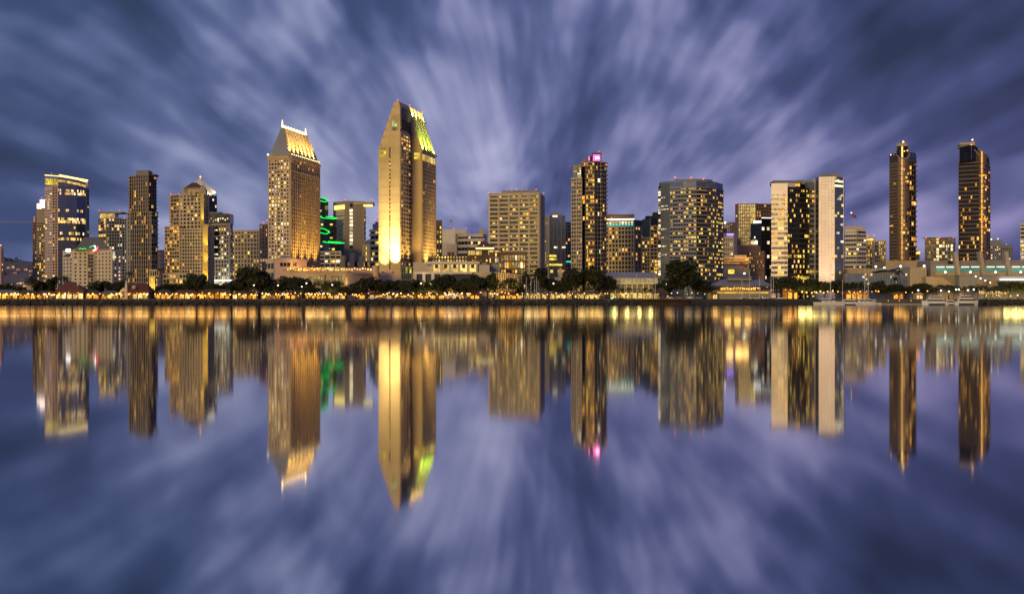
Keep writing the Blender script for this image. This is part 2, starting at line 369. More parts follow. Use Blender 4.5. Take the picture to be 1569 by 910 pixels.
# leafy tree clumps on the ridge: one far-off wood
def leaf_cloud(V, Fc, c, rx, rz_, n, s, rnd, shell=.45):
    for _ in range(n):
        while True:
            d = Vector((rnd.uniform(-1, 1), rnd.uniform(-1, 1), rnd.uniform(-1, 1)))
            if shell < d.length < 1: break
        p = Vector(c)+Vector((d.x*rx, d.y*rx, d.z*rz_)); k = len(V)
        a = Vector((rnd.gauss(0, 1), rnd.gauss(0, 1), rnd.gauss(0, 1))).normalized(); b = a.orthogonal().normalized(); e = a.cross(b)
        q = s*rnd.uniform(.6, 1.4)
        V += [p+b*q, p+e*q*.7, p-b*q, p-e*q*.7]; Fc.append((k, k+1, k+2, k+3))
V, Fc = [], []
for i in range(170):
    x = R.uniform(-1800, -950); y = R.uniform(3000, 3900); r = R.uniform(8, 19)
    leaf_cloud(V, Fc, (x, y, hill_z(x, y)+r*.5), r, r*.8, 60, r*.22, R)
w_ = link('hillside_wood', mk('hillside_wood', V, Fc, 'leaf')); w_['kind'] = 'stuff'; w_['label'] = 'dark wood of trees covering the far hill ridge'; w_['category'] = 'wood'
# the rock revetment along the quay
def rock_mesh(k):
    bm = bmesh.new(); bmesh.ops.create_icosphere(bm, subdivisions=1, radius=1)
    for v in bm.verts: v.co *= .75+.5*abs(mnoise.noise(v.co*1.3+Vector((k*7, 0, 0)))); v.co.z *= .7
    me = [tuple(v.co) for v in bm.verts], [tuple(v.index for v in f.verts) for f in bm.faces]; bm.free(); return me
RK = [rock_mesh(k) for k in range(6)]
V, Fc = [], []
def rocks(x0, y0, x1, y1, n):
    d = Vector((x1-x0, y1-y0)); nn = Vector((d.y, -d.x)).normalized()
    for _ in range(n):
        t_ = R.random(); f = R.random(); q = Vector((x0, y0))+d*t_; wob = mnoise.noise(Vector((q.x*.035, q.y*.05, 1)))+.6*mnoise.noise(Vector((q.x*.13, 3, 1))); q = q+nn*(f*(5.0+1.8*wob)-.8)
        z = (G+.7*wob)*(1-f)-.2; s_ = R.uniform(.55, 1.25); a = R.uniform(0, 6.28); vs, fs = R.choice(RK); k = len(V)
        cs, sn = math.cos(a)*s_, math.sin(a)*s_
        V.extend((q.x+x*cs-y*sn, q.y+x*sn+y*cs, z+zz*s_) for x, y, zz in vs); Fc.extend(tuple(k+i for i in f_) for f_ in fs)
rocks(-470, 885, P(985, 885).x, 885, 3300); rocks(P(1048, 887).x, 887, XR0+1, 887, 620); rocks(XR0+1, 889, P(1048, 889).x, 889, 350); rocks(P(1512, 885).x, 885, 520, 885, 1000); rocks(XR2, 925, P(1512, 885).x, 885, 150)
bx0, bx1 = P(1046, 888).x, XR0+3
bw = [(x, y, z) for x in (bx0, bx1-3) for y, z in ((883.5, -1), (886.5, 3.4), (890, 3.6), (894, -1))]
structure(link('breakwater', mk('breakwater', bw, [(0, 4, 5, 1), (1, 5, 6, 2), (2, 6, 7, 3), (4, 7, 6, 5), (0, 1, 2, 3)], 'rockc')))
o = link('rock_revetment', mk('rock_revetment', V, Fc, 'rockc')); o['kind'] = 'stuff'; o['label'] = 'grey riprap rocks sloping from the quay into the bay'; o['category'] = 'rocks'

# ================================================================== buildings, from the left end of the waterfront
# pale tower cut by the frame
b = Bld('apartment_tower', 'narrow pale tower at the frame edge beside the houses on the hill', 'tower', [(-16, 1500), (1, 1490), (5, 1510)], 379, 20, 'gl_dark')
b.face(0, 4, 20, 'pinkw', lit=.15); b.face(1, 1, 20, 'pinkw', lit=.1); b.beacon(1, 376, mat='g_warm'); b.done()
# houses on the hill
hs = [(R.uniform(5, 58), R.uniform(414, 440)) for _ in range(16)]+[(9, 428), (14, 421), (20, 431), (24, 424), (28, 418), (31, 434), (35, 427), (40, 420), (44, 432), (48, 425), (17, 437), (38, 438), (52, 431), (11, 415), (55, 422), (33, 413), (47, 415), (6, 435)]
hroot = None
for k, (px, py) in enumerate(hs):
    y = 3000+(437-py)*28; x = P(px, y).x; z = hill_z(x, y)-2
    if hroot is None:
        hroot = thing('hillside_house', 'small pale house with lit windows on the far hillside', 'house', (x, y, z), 'houses on the far hillside')
        box(hroot, 'wall', (x, y, z), 16, 11, 8, 'pinkw')
        part(hroot, 'roof', [(x-9, y-6.5, z+8), (x+9, y-6.5, z+8), (x+9, y+6.5, z+8), (x-9, y+6.5, z+8), (x-9, y, z+11.5), (x+9, y, z+11.5)], [(0, 1, 5, 4), (2, 3, 4, 5), (0, 4, 3), (1, 2, 5), (0, 3, 2, 1)], 'slate')
        box(hroot, 'window', (x-4, y-5.5, z+2.5), 3.4, .3, 3, 'lw'); box(hroot, 'window', (x+3.5, y-5.5, z+4.5), 2.6, .3, 2.2, 'lc')
        ch = list(hroot.children); hroot.scale = (.5, .5, .5)
    else:
        r = hroot.copy(); COL.objects.link(r); r.location = (x, y, z); r.rotation_euler = (0, 0, R.uniform(-.5, .5)); s_ = R.uniform(.5, .8); r.scale = (s_, s_, s_)
        for q in ch[:R.choice((3, 4, 4))]:
            c = q.copy(); COL.objects.link(c); c.parent = r
# construction crane whose jib crosses the sky
D = 1660; c0 = P3(58, 341, D)
cr = thing('tower_crane', 'thin lattice jib of a tower crane crossing the sky from behind the balcony tower', 'crane', (c0.x, c0.y, G))
V, Fc = [], []
for sx_ in (-1, 1):
    for sy_ in (-1, 1): tube_geo([(c0.x+sx_, c0.y+sy_, G), (c0.x+sx_, c0.y+sy_, c0.z+2)], .16, V, Fc)
for k in range(28):
    z = G+k*(c0.z-G)/28; tube_geo([(c0.x-1, c0.y-1, z), (c0.x+1, c0.y-1, z+3)], .1, V, Fc)
part(cr, 'mast', V, Fc, 'steel')
V, Fc = [], []; jl = c0.x-P(-70, D).x
for dy, dz_ in ((-.8, 0), (.8, 0), (0, 1.5)): tube_geo([(c0.x+12, c0.y+dy, c0.z+dz_), (c0.x-jl, c0.y+dy, c0.z+dz_)], .17, V, Fc)
for k in range(int(jl/2.2)):
    x = c0.x-k*2.2; tube_geo([(x, c0.y-.8, c0.z), (x-1.1, c0.y, c0.z+1.5), (x-2.2, c0.y-.8, c0.z)], .09, V, Fc)
part(cr, 'jib', V, Fc, 'steel')
box(cr, 'counterweight', (c0.x+10, c0.y, c0.z-2.4), 4, 1.6, 2.4, 'grey')
# balcony condo tower with glowing stepped crown
b = Bld('condo_tower', 'slim brown balcony tower with a glowing white stepped crown', 'tower', [(51, 1560), (57, 1552), (70, 1548)], 341, 24, 'gl_warm')
b.face(0, 2, 27, 'brown', lit=.12, ext=.6, db=1.2, band=.3); b.face(1, 4, 27, 'taupe', lit=.2, ext=.3, db=1.1, band=.33, pal='WWAY')
b.roofbox(56, 70, 320, 1555, 18, 'taupe', 'upper_tier'); b.roofbox(56.5, 60.5, 312, 1556, 8, 'g_strip', 'lit_crown', 321); b.roofbox(61, 69, 306, 1557, 10, 'g_strip', 'lit_crown', 318); b.beacon(64, 303, 1560)
b.roofbox(51.2, 54, 332, 1560, 8, 'pinkw', 'upper_tier'); b.done()
# glass tower with slanted glowing crown
D = 1530
b = Bld('glass_tower', 'curved blue glass tower with slanted glowing parapet and pink side strip', 'tower', [(69, 1534), (80, 1525), (89, 1518), (103, 1522.5), (118, 1530), (131, 1541), (136, 1562)], 287, 30, 'gl_blue')
rows = 40
b.face(0, 3, rows, 'pinkw', pier=.12, band=.55, dp=.25, db=.35, lit=.10, win='gl_slate', pal='WC')
b.face(1, 2, rows, 'pinkw', pier=.25, band=.30, dp=.3, db=.8, lit=.07, win='gl_black')
for i, cc in ((2, 4), (3, 4), (4, 4)):
    b.face(i, cc+2, rows, 'slate', pier=.05, band=.10, dp=.10, db=.18, lit=.006, win='gl_blue', pal='WWC', rowlit={31: .5, 28: .75, 27: .8, 23: .25, 21: .4, 15: .55, 6: .25, 37: .7, 38: .5})
b.face(5, 2, rows, 'darkgrey', pier=.2, band=.3, lit=.02, win='gl_black')
pz = [Z(268, D), Z(270, D), Z(271.5, D), Z(273, D), Z(275, D), Z(277.5, D), Z(278, 1556)]
cr_ = []
for i in range(5):
    A, B = b.P[i], b.P[i+1]
    part(b.root, 'crown_glass', [(A.x, A.y, b.top), (B.x, B.y, b.top), (B.x, B.y, pz[i+1]), (A.x, A.y, pz[i]), (A.x, A.y+.4, b.top), (B.x, B.y+.4, b.top), (B.x, B.y+.4, pz[i+1]), (A.x, A.y+.4, pz[i])], BOXF, 'gl_slate')
    q = 7.0 if i < 2 else 3.0
    part(b.root, 'lit_crown_band', [(A.x, A.y-.15, pz[i]-q-3), (B.x, B.y-.15, pz[i+1]-q-3), (B.x, B.y-.15, pz[i+1]-3.4), (A.x, A.y-.15, pz[i]-3.4), (A.x, A.y+.2, pz[i]-q-3), (B.x, B.y+.2, pz[i+1]-q-3), (B.x, B.y+.2, pz[i+1]-3.4), (A.x, A.y+.2, pz[i]-3.4)], BOXF, 'ly' if i < 2 else 'lw')
tube(b.root, 'lit_parapet', [(p.x, p.y-.2, pz[i]) for i, p in enumerate(b.P[:6])], .55, 'g_crown')
bp = [P3(90, 268, 1545), P3(134.5, 276.5, 1560)]
tube(b.root, 'lit_parapet', [bp[0], bp[1]], .6, 'g_crown'); tube(b.root, 'lit_parapet', [(b.P[5].x, b.P[5].y, pz[5]), bp[1]], .5, 'g_crown')
V = [(bp[0].x, bp[0].y, b.top), (bp[1].x, bp[1].y, b.top), (bp[1].x, bp[1].y+.5, b.top), (bp[0].x, bp[0].y+.5, b.top)]
V += [(bp[0].x, bp[0].y, bp[0].z), (bp[1].x, bp[1].y, bp[1].z), (bp[1].x, bp[1].y+.5, bp[1].z), (bp[0].x, bp[0].y+.5, bp[0].z)]
part(b.root, 'rear_crown_wall', V, BOXF, 'warmw')
b.roofbox(75, 90, 268, 1540, 8, 'darkgrey', 'rooftop_plant'); b.beacon(79, 266, 1540, .6); b.done()
# white hotel with neon sign and slate roof
D = 1080
b = Bld('hotel', 'twelve storey cream hotel with slate hip roof and red and green neon sign', 'hotel', [(96, 1092), (111, 1080), (172, 1074), (187, 1084)], 384, 26, 'offwhite')
def punched(b, i, cols, rows, z0, z1, a=0., c=1., w=.38, h=.5, **k):
    b.face(i, cols, rows, 'offwhite', z0, z1, a, c, pier=1-w, band=1-h, piers=False, bands=False, winw=w*1.06, **k)
def punch(b, i, cols, rows, z0, z1, a=0., c=1., w=.38, h=.5, lit=.1, pal='WWD', win='gl_dark', frame='white', rowlit=None, skip=None):
    """windows set in a plain wall, each with a projecting sill"""
    A, B = b.P[i].lerp(b.P[i+1], a), b.P[i].lerp(b.P[i+1], c); u = (B-A); Ln = u.length; u /= Ln; n = Vector((u.y, -u.x)); rz = math.atan2(u.y, u.x)
    for r in range(rows):
        for q in range(cols):
            if skip and skip(q, r): continue
            p = A+u*(Ln*(q+.5)/cols)+n*.03; fh = (z1-z0)/rows
            on = R.random() < (lit if not rowlit or r not in rowlit else rowlit[r])
            b.W.append((on, (p.x, p.y, z0+fh*(r+.5-h/2)), Ln/cols*w, fh*h, PAL[R.choice(pal)] if on else win, rz))
punch(b, 0, 3, 11, G+3, b.top-3, w=.42, h=.42); b.panel(0, .4, .8, 382, 386, 'g_neonwhite', 'roof_flood', .5); b.panel(0, .3, .85, 390, 394, 'gl_dark', 'louvre')
punch(b, 1, 3, 12, G+3, b.top-1.5, .02, .38, lit=.08); punch(b, 1, 5, 12, G+3, b.top-1.5, .55, .98, lit=.04)
b.face(1, 2, 12, 'taupe', G+3, b.top-3, .40, .54, pier=.12, band=.35, lit=.3, pal='YWA', win='gl_warm'); b.panel(1, .385, .40, 387, 440, 'cream', 'pilaster', .9); b.panel(1, .54, .555, 387, 440, 'cream', 'pilaster', .9)
punch(b, 2, 2, 11, G+3, b.top-4, .1, .95, w=.3, h=.45, lit=.55, pal='WC'); b.panel(2, .05, .25, 386, 400, 'lc', 'stair_light', .3)
c = [P3(114, 384, 1078), P3(170, 384, 1076), P3(172, 384, 1098), P3(116, 384, 1098)]; t_ = [P3(128, 364, 1083), P3(150, 363, 1083), P3(151, 364, 1092), P3(129, 364, 1092)]
part(b.root, 'roof', [tuple(x) for x in c]+[tuple(x) for x in t_], [(0, 1, 5, 4), (1, 2, 6, 5), (2, 3, 7, 6), (3, 0, 4, 7), (4, 5, 6, 7)], 'slate')
b.roofbox(112, 172, 381.5, 1074.6, 20, 'taupe', 'roof_parapet')
def sgn(name, pts, mat, r=.32): tube(b.root, name, [P3(x, y, 1073.2) for x, y in pts], r, mat)
sgn('neon_letters', [(121, 381.5), (123, 380.6), (126, 381.6), (129, 380.8), (132, 381.2)], 'g_green'); sgn('neon_letters', [(137, 379), (141, 377.5), (145, 376.5), (146, 377.5)], 'g_green')
sgn('neon_swoosh', [(143.5, 376.8), (146, 377), (146.4, 383.5), (143, 384)], 'g_neonwhite'); sgn('neon_swoosh', [(141, 384.6), (144, 384.8), (147.5, 383.4), (150, 378)], 'g_neonred', .4)
b.done()
# grey tower with flat canopy roof
b = Bld('condo_tower', 'grey balcony tower with a flat projecting canopy roof and red corner lights', 'tower', [(151, 1520), (163, 1508), (195, 1516)], 335, 26, 'gl_dark')
b.face(0, 3, 26, 'midgrey', lit=.22, pal='WWY', band=.25, pier=.12); b.face(1, 8, 26, 'bluegrey', lit=.10, pal='WYC', band=.3, pier=.28)
b.roofbox(153, 176, 327, 1512, 14, 'gl_dark', 'penthouse'); b.roofbox(150.5, 187, 324.6, 1509, 20, 'taupe', 'canopy_roof', 327); b.beacon(152, 322.5, 1512); b.beacon(183, 322.5, 1512); b.beacon(167, 334, 1504); b.beacon(190, 335, 1508)
b.panel(1, .93, 1, 336, 440, 'bluegrey', 'pilaster', 1.0); b.done()
# dark condo tower
b = Bld('condo_tower', 'tall dark brown condo tower with vertical piers and blank grey roof block', 'tower', [(199, 1262), (227, 1250), (239, 1264)], 270, 26, 'gl_warm')
b.face(0, 8, 34, 'taupe', lit=.06, pier=.32, band=.16, dp=.9, db=.4, pal='WAA'); b.face(1, 3, 34, 'brown', lit=.10, pier=.14, band=.24, db=1.2, ext=.3, pal='WAA')
b.roofbox(208, 227.5, 261, 1254, 14, 'midgrey', 'roof_block'); b.roofbox(227.5, 238, 267, 1258, 12, 'dkbrown', 'roof_block')
for k in range(24):                                            # balconies on the left edge
    z = b.top-2-k*2.9; q = P(198.4, 1260); box(b.root, 'balcony', (q.x, q.y, z), 1.8, 5, .9, 'taupe')
z1 = b.Z(326)
w0 = [P(195.5, 1256), P(200, 1252), P(231, 1244), P(241, 1256)]
prism(b.root, 'lower_shaft', w0+[w0[-1]+b.back, w0[0]+b.back], G, z1, 'gl_warm')
b.grid(w0[1], w0[2], G, z1, 9, 20, 'taupe', lit=.07, pier=.30, band=.16, dp=.9, db=.4, pal='WAA'); b.grid(w0[2], w0[3], G, z1, 3, 20, 'taupe', lit=.1, pier=.15, band=.28, db=1.1, ext=.3, pal='WAA'); b.grid(w0[0], w0[1], G, z1, 1, 20, 'grey', lit=.05, band=.3, ext=.5)
b.done()
# small pink block behind
b = Bld('apartment_block', 'plain salmon pink block seen between the dark and the cream condo towers', 'building', [(238, 1640), (255, 1636)], 383, 20, 'pinkw'); punch(b, 0, 5, 12, G, b.top, w=.25, h=.3, lit=.05); b.beacon(240, 381, 1640, .6); b.done()
# tower with glowing pyramid roof (behind the cream condos)
D = 1600
b = Bld('office_tower', 'dark office tower with a glowing white octagonal pyramid roof', 'tower', [(284, 1604), (292, 1592), (320, 1590), (332, 1606)], 300, 26, 'gl_dark')
b.face(2, 3, 34, 'darkgrey', lit=.08, pal='C', band=.2, pier=.15); b.face(1, 6, 34, 'darkgrey', lit=.06, pal='C', band=.2, pier=.15)
apex = P3(307, 272.5, 1612); ring = [P3(283.5, 292, 1606), P3(292, 297, 1592), P3(313, 299, 1588), P3(324, 301, 1592), P3(331.5, 294, 1606), P3(327, 290, 1630), P3(296, 290, 1632)]
wall('pyramid', (.75, .72, .60), rough=.45)
RF = [(i, (i+1) % 7, 7) for i in range(7)]
part(b.root, 'pyramid_roof', ring+[apex], RF, 'pyramid'); ball(b.root, 'beacon', apex+Vector((0, 0, .8)), .9, 'g_warm'); b.beacon(307, 269.5, 1612, .8)
prism(b.root, 'roof_drum', [(q.x, q.y) for q in ring], b.top-2, Z(300, 1600)+.3, 'gl_dark')
floodlight(b.root, P3(322, 299, 1586), P3(320, 288, 1600), 26000, (1, .88, .6), 110); floodlight(b.root, P3(332, 298, 1600), P3(325, 285, 1610), 20000, (1, .88, .6), 110); floodlight(b.root, P3(290, 293, 1588), P3(297, 284, 1600), 6000, (1, .88, .6), 110)
b.done()
# cream condo tower with yellow lit column
D = 1150
b = Bld('condo_tower', 'stepped cream condo tower with a brown hip roof and a yellow floodlit corner column', 'tower', [(262, 1160), (275, 1152), (309, 1146), (320, 1152)], 299, 26, 'gl_warm')
b.face(0, 3, 22, 'sand', lit=.22, band=.32, pier=.12, db=1.0, ext=.6, pal='WAD', z0=b.Z(428)); b.face(1, 6, 22, 'cream', lit=.06, pier=.36, band=.42, pal='WA', z0=b.Z(428), collit={0: .12}); b.face(2, 2, 22, 'cream', lit=.03, pier=.42, band=.42, z0=b.Z(428))
for k in range(9):
    q = P(261.6, 1158); box(b.root, 'balcony', (q.x, q.y, b.Z(304+k*4.6)), 2.2, 5, .8, 'sand')
q = [P(253, 1148), P(275, 1140), P(278, 1148)]; z1 = b.Z(348)
prism(b.root, 'lower_wing', q+[q[-1]+Vector((2, 20)), q[0]+Vector((4, 22))], G, z1, 'gl_warm'); b.grid(q[0], q[1], b.Z(430), z1, 6, 15, 'sand', lit=.25, band=.35, pier=.14, db=.8, ext=.3, pal='WAAD'); b.pane(q[1], q[2], G, z1, 'cream', 'side_wall')
q = [P(275, 1139), P(311, 1136), P(312, 1146)]; z1 = b.Z(352)
prism(b.root, 'lower_wing', q+[q[-1]+Vector((1, 6)), q[0]+Vector((1, 12))], G, z1, 'gl_warm'); b.grid(q[0], q[1], b.Z(430), z1, 9, 15, 'cream', lit=.05, band=.38, pier=.36, pal='WA', collit={6: .15})
q = [P(250, 1130), P(290, 1126), P(292, 1136)]; z1 = b.Z(420)
prism(b.root, 'base_wing', q+[q[-1]+Vector((1, 6)), q[0]+Vector((1, 8))], G, z1, 'gl_warm'); b.grid(q[0], q[1], G, z1, 8, 5, 'cream', lit=.3, band=.3, pier=.2, pal='WAD')
# penthouse, hip roof, dormers
b.roofbox(284, 312, 289, 1150, 14, 'cream', 'penthouse'); b.roofbox(279.5, 286, 287, 1149, 5, 'cream', 'arched_dormer'); q = P3(282.7, 289, 1148.8); box(b.root, 'arched_window', q-Vector((0, 0, 3.5)), 1.8, .4, 4.4, 'gl_dark')
c = [P3(282, 288.5, 1148), P3(312, 288.5, 1146), P3(314, 288.5, 1164), P3(284, 288.5, 1164)]; rl = [P3(294, 280, 1155), P3(301, 280, 1155)]
part(b.root, 'hip_roof', c+rl, [(0, 1, 5, 4), (1, 2, 5), (2, 3, 4, 5), (3, 0, 4), (0, 3, 2, 1)], 'redroof')
g_ = [P3(306, 301, 1144.5), P3(317, 301, 1147), P3(313.5, 288, 1146), P3(309.5, 284, 1145), P3(306, 288.5, 1144.5)]
part(b.root, 'gable', g_+[x+Vector((.4, 2.5, 0)) for x in g_], [(0, 1, 2, 3, 4), (9, 8, 7, 6, 5)]+[(i, 5+i, 5+(i+1) % 5, (i+1) % 5) for i in range(5)], 'cream')
b.roofbox(288.5, 299, 293, 1144.4, 2, 'cream', 'bay_front', 300); b.roofbox(291.5, 294, 294, 1143.9, 1, 'gl_dark', 'bay_window', 304)
for px in (262, 274): b.beacon(px, 297.5, 1156)
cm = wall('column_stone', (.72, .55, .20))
def shaft(px0, px1, py0, py1, D, nm):
    a, c_ = P(px0, D), P(px1, D); box(b.root, nm, ((a.x+c_.x)/2, D+1, Z(py1, D)), c_.x-a.x, 2.4, Z(py0, D)-Z(py1, D), 'column_stone')
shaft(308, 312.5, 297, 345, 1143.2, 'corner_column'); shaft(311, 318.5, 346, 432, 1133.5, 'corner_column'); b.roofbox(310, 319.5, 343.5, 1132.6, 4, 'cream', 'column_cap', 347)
q = [P(318.7, 1136), P(323, 1139)]; prism(b.root, 'side_wing', q+[q[1]+Vector((1, 9)), q[0]+Vector((0, 9))], G, b.Z(349), 'cream'); b.grid(q[0], q[1], b.Z(428), b.Z(349), 1, 15, 'cream', lit=.05, pier=.35, band=.45)
floodlight(b.root, P3(314.7, 436, 1130.6), P3(314.7, 400, 1133.5), 16000, (1, .66, .08), 60); floodlight(b.root, P3(314.7, 412, 1130.2), P3(314.7, 350, 1133.5), 15000, (1, .66, .08), 50)
floodlight(b.root, P3(314.7, 384, 1130.2), P3(314.7, 340, 1133.5), 12000, (1, .66, .08), 60); floodlight(b.root, P3(310.4, 343, 1140.3), P3(310.3, 310, 1143), 9000, (1, .66, .10), 60)
b.done()
# office with dark glass inset
b = Bld('office_block', 'grey grid office block with dark glass inset and scattered white lit windows', 'building', [(317, 1300), (352, 1292), (356, 1310)], 343, 24, 'gl_dark')
b.face(0, 8, 19, 'grey', lit=.20, pal='CCW', pier=.38, band=.42, rowlit={18: .05, 17: .6, 13: .7, 1: .6, 5: .5}, skip=lambda c, r: c < 4 and r > 8); b.face(1, 2, 19, 'grey', lit=.35, pal='CW', pier=.4, band=.42)
b.panel(0, .06, .53, 348, 396, 'gl_black', 'glass_inset', .9)
for py in (353, 366, 379, 390):
    for k in range(5):
        if R.random() < .65: b.panel(0, .07+k*.09, .07+k*.09+R.uniform(.04, .085), py-1.2, py+1.2, 'lc', 'window', 1.1)
b.panel(0, .06, .53, 362, 363.5, 'grey', 'inset_rail', 1.1); b.panel(0, .06, .53, 395, 396.5, 'lc', 'lit_ribbon', 1.1)
b.roofbox(318, 352, 327.5, 1298, 18, 'gl_black', 'upper_storeys', 344); b.roofbox(318, 337, 325, 1300, 14, 'midgrey', 'roof_block', 329); b.beacon(352, 327, 1300, .6)
for k in range(9): b.roofbox(319+k*3.6, 320.6+k*3.6, 334+R.choice((0, 4)), 1297.2, .6, 'lc', 'window', 336+R.choice((0, 4)))
a0 = P3(318, 430, 1285); a1 = P3(362, 428, 1285)
box(b.root, 'entrance_canopy', ((a0.x+a1.x)/2, 1287, a0.z-.5), a1.x-a0.x, 8, 1.2, 'g_cornice'); b.pane(P(320, 1286), P(352, 1286), G, a0.z-.6, 'lc', 'lobby_glass'); b.done()
# cream grid block
b = Bld('office_block', 'low cream grid office block with one row of yellow lit windows', 'building', [(355, 1500), (398, 1494)], 353, 24, 'gl_dark')
b.face(0, 9, 17, 'cream2', lit=.12, pal='WDY', pier=.42, band=.42, rowlit={6: 1.0, 5: .5, 4: .2}, litfn=None); b.beacon(366, 361, 1490, .4, 'g_warm'); b.done()
b = Bld('apartment_block', 'warm brown apartment block with red roof lights tucked beside the gold roofed tower', 'building', [(398, 1480), (414, 1474)], 344, 24, 'gl_dark')
b.face(0, 4, 18, 'brick', lit=.12, pal='WC', pier=.42, band=.4, rowlit={9: .9, 15: .5}); b.beacon(404, 341, 1480, .9); b.beacon(409, 338, 1480, .9); b.done()
# ------------------------------------------------ gold roofed hotel tower
C = P(444, 1040); e = Vector((-.98, .19)).normalized(); s_ = Vector((.19, .98)).normalized()
LE, LS = 16.4, 66.0
b = Bld('hotel_tower', 'tall tan hotel tower with a steep gold lit hipped crown and glowing ridge rail', 'tower', [(444, 1040), (444, 1040)], 243, 1, None)
A0, B0 = C+e*LE, C+s_*LS
b.P = [A0, C, B0]; b.top = Z(243, 1040)
prism(b.root, 'body', [A0, C, B0, B0+e*LE], G-.5, b.top, 'gl_warm')
rows = 31
b.grid(A0, C, Z(420, 1040), b.top, 7, rows, 'warmw', pier=.34, band=.45, lit=.22, pal='WWC', collit={2: .0}, litfn=lambda c, r, q: (.85 if c == 2 and r < 27 else (.55 if c == 4 and r % 4 == 1 else (.55 if r > 25 else (q if c != 6 else .05)))), win='gl_dark')
b.panel(0, .40, .455, 247, 420, 'cream', 'pilaster', 1.0)
b.grid(C, B0, Z(420, 1040), b.top, 14, rows, 'sand', pier=.36, band=.34, dp=.9, db=.4, lit=.035, pal='WA', win='gl_warm', collit={0: .3})
for nm, z, h, d in (('cornice', b.top, 1.6, 1.4), ('string_course', Z(262, 1040), 1.0, 1.0)):
    for A_, B_ in ((A0, C), (C, B0)):
        b.pane(A_, B_, z-.2, z+h, 'sand', nm, d)
def crown_pt(a, t__, z): q = C+e*a+s_*t__; return (q.x, q.y, z)
zb, zr = Z(238.5, 1041), Z(196, 1048)
prism(b.root, 'attic', [C+e*(LE-.8)+s_*.8, C+e*.8+s_*.8, C+e*.8+s_*(LS-.8), C+e*(LE-.8)+s_*(LS-.8)], b.top, zb, 'sand')
V = [crown_pt(.5, .5, zb), crown_pt(LE-.5, .5, zb), crown_pt(LE-.5, LS-.5, zb), crown_pt(.5, LS-.5, zb), crown_pt(LE/2-1, 7, zr), crown_pt(LE/2+1, 7, zr), crown_pt(LE/2+1, LS-8, zr), crown_pt(LE/2-1, LS-8, zr)]
part(b.root, 'crown_roof', V, [(0, 4, 5, 1), (0, 3, 7, 4), (1, 5, 6, 2), (2, 6, 7, 3), (4, 7, 6, 5)], ['bluegrey', 'gold'], [0, 1, 1, 0, 0])
for k in range(8):
    f = (k+.1)/7.2; lo_ = Vector(V[0]).lerp(Vector(V[3]), f); hi_ = Vector(V[4]).lerp(Vector(V[7]), f); off = Vector((e.x*-.4, e.y*-.4, .25)); tube(b.root, 'roof_rib', [lo_+off, hi_+off], .35, 'gold')
for k in range(14):
    f = (k+.5)/14; lo_ = Vector(V[0]).lerp(Vector(V[3]), f); q = lo_+Vector((-e.x*1.3, -e.y*1.3, .2))
    lp_ = tube(b.root, 'lamp_post', [q-Vector((0, 0, 1)), q+Vector((0, 0, .8))], .15, 'blackm'); ball(lp_, 'crown_lamp', q+Vector((0, 0, .9)), .55, 'g_crown')
    tgt = lo_.lerp(Vector(V[4]).lerp(Vector(V[7]), f), .45)
    if k % 2 == 0: lamp_light(b.root, 'SPOT', q+Vector((-e.x*.9, -e.y*.9, 1.6)), 36000, (1, .66, .22), tgt, .4, 75, .9)
ball(b.root, 'corner_lamp', Vector(crown_pt(LE, -.6, b.top+3)), .8, 'g_crown'); ball(b.root, 'corner_lamp', Vector(crown_pt(-.6, LS, b.top+2.4)), .6, 'g_red')
box(b.root, 'attic_louvre', crown_pt(LE/2+1, .55, zb-2.4), 5, .5, 1.8, 'gl_black', math.atan2(-e.y, -e.x))
r0, r1 = Vector(crown_pt(LE/2, 7, zr+.6)), Vector(crown_pt(LE/2, LS-8, zr+.6))
tube(b.root, 'ridge_rail', [r0, r1], .4, 'g_rail'); tube(b.root, 'ridge_rail', [r0+Vector((0, 0, 1.2)), r1+Vector((0, 0, 1.2))], .2, 'g_rail')
for k in range(9): q = r0.lerp(r1, k/8); tube(b.root, 'rail_post', [q, q+Vector((0, 0, 1.9))], .15, 'g_rail')
for q in (r0, r1):
    tube(b.root, 'ridge_spire', [q, q+Vector((0, 0, 5.0))], (.6, .2), 'g_rail', 5)
for k in range(4):
    q = C+s_*(8+k*15)-e*9; floodlight(b.root, (q.x, q.y, Z(414, 1050)), (q.x+e.x*9, q.y+e.y*9, Z(330, 1050)), 60000, (1, .58, .12), 75)
b.done()

# ------------------------------------------------ hex towers with green neon
D = 1380
em = thing('office_tower', 'cluster of dark hexagonal glass shafts outlined at the top in green neon', 'tower', (P(503, D).x, D+10, G))
for px, dd, r, py, sl in ((491, 1875, 8.5, 306, 7), (502.5, 1866, 9.5, 334, 4), (492, 1846, 9, 354, 8), (511, 1838, 11, 372, 3), (499, 1850, 8, 384, 2)):
    dd -= 480; r *= .78; sl *= .75; c = P(px, dd); zt = Z(py, dd); pts = [(c.x+r*1.15*math.cos(a), c.y+r*math.sin(a)) for a in [math.pi/3*i+.2 for i in range(6)]]
    zs = [zt-(p_[0]-c.x)/r*sl*.3-(c.y-p_[1])/r*sl*.45 for p_ in pts]
    sh = prism(em, 'hex_shaft', pts, G-.5, zs, 'gl_green')
    tube(sh, 'neon_outline', [(p_[0]*1.0+(p_[0]-c.x)*.03, p_[1]+(p_[1]-c.y)*.03, z+.3) for p_, z in zip(pts+pts[:1], zs+zs[:1])], .42, 'g_green')
    for k in range(26):
        i_ = R.choice((3, 4)); a_, b_ = Vector(pts[i_]), Vector(pts[i_+1]); q = a_.lerp(b_, R.choice((.2, .4, .6, .8))); u_ = (b_-a_).normalized(); z = min(zs)-6-R.randint(0, 22)*3.2
        if z > G+6: box(sh, 'window', (q.x+u_.y*.1, q.y-u_.x*.1, z), 2.6, .5, 1.8, R.choice(('lw', 'lc', 'lw')), math.atan2(u_.y, u_.x))
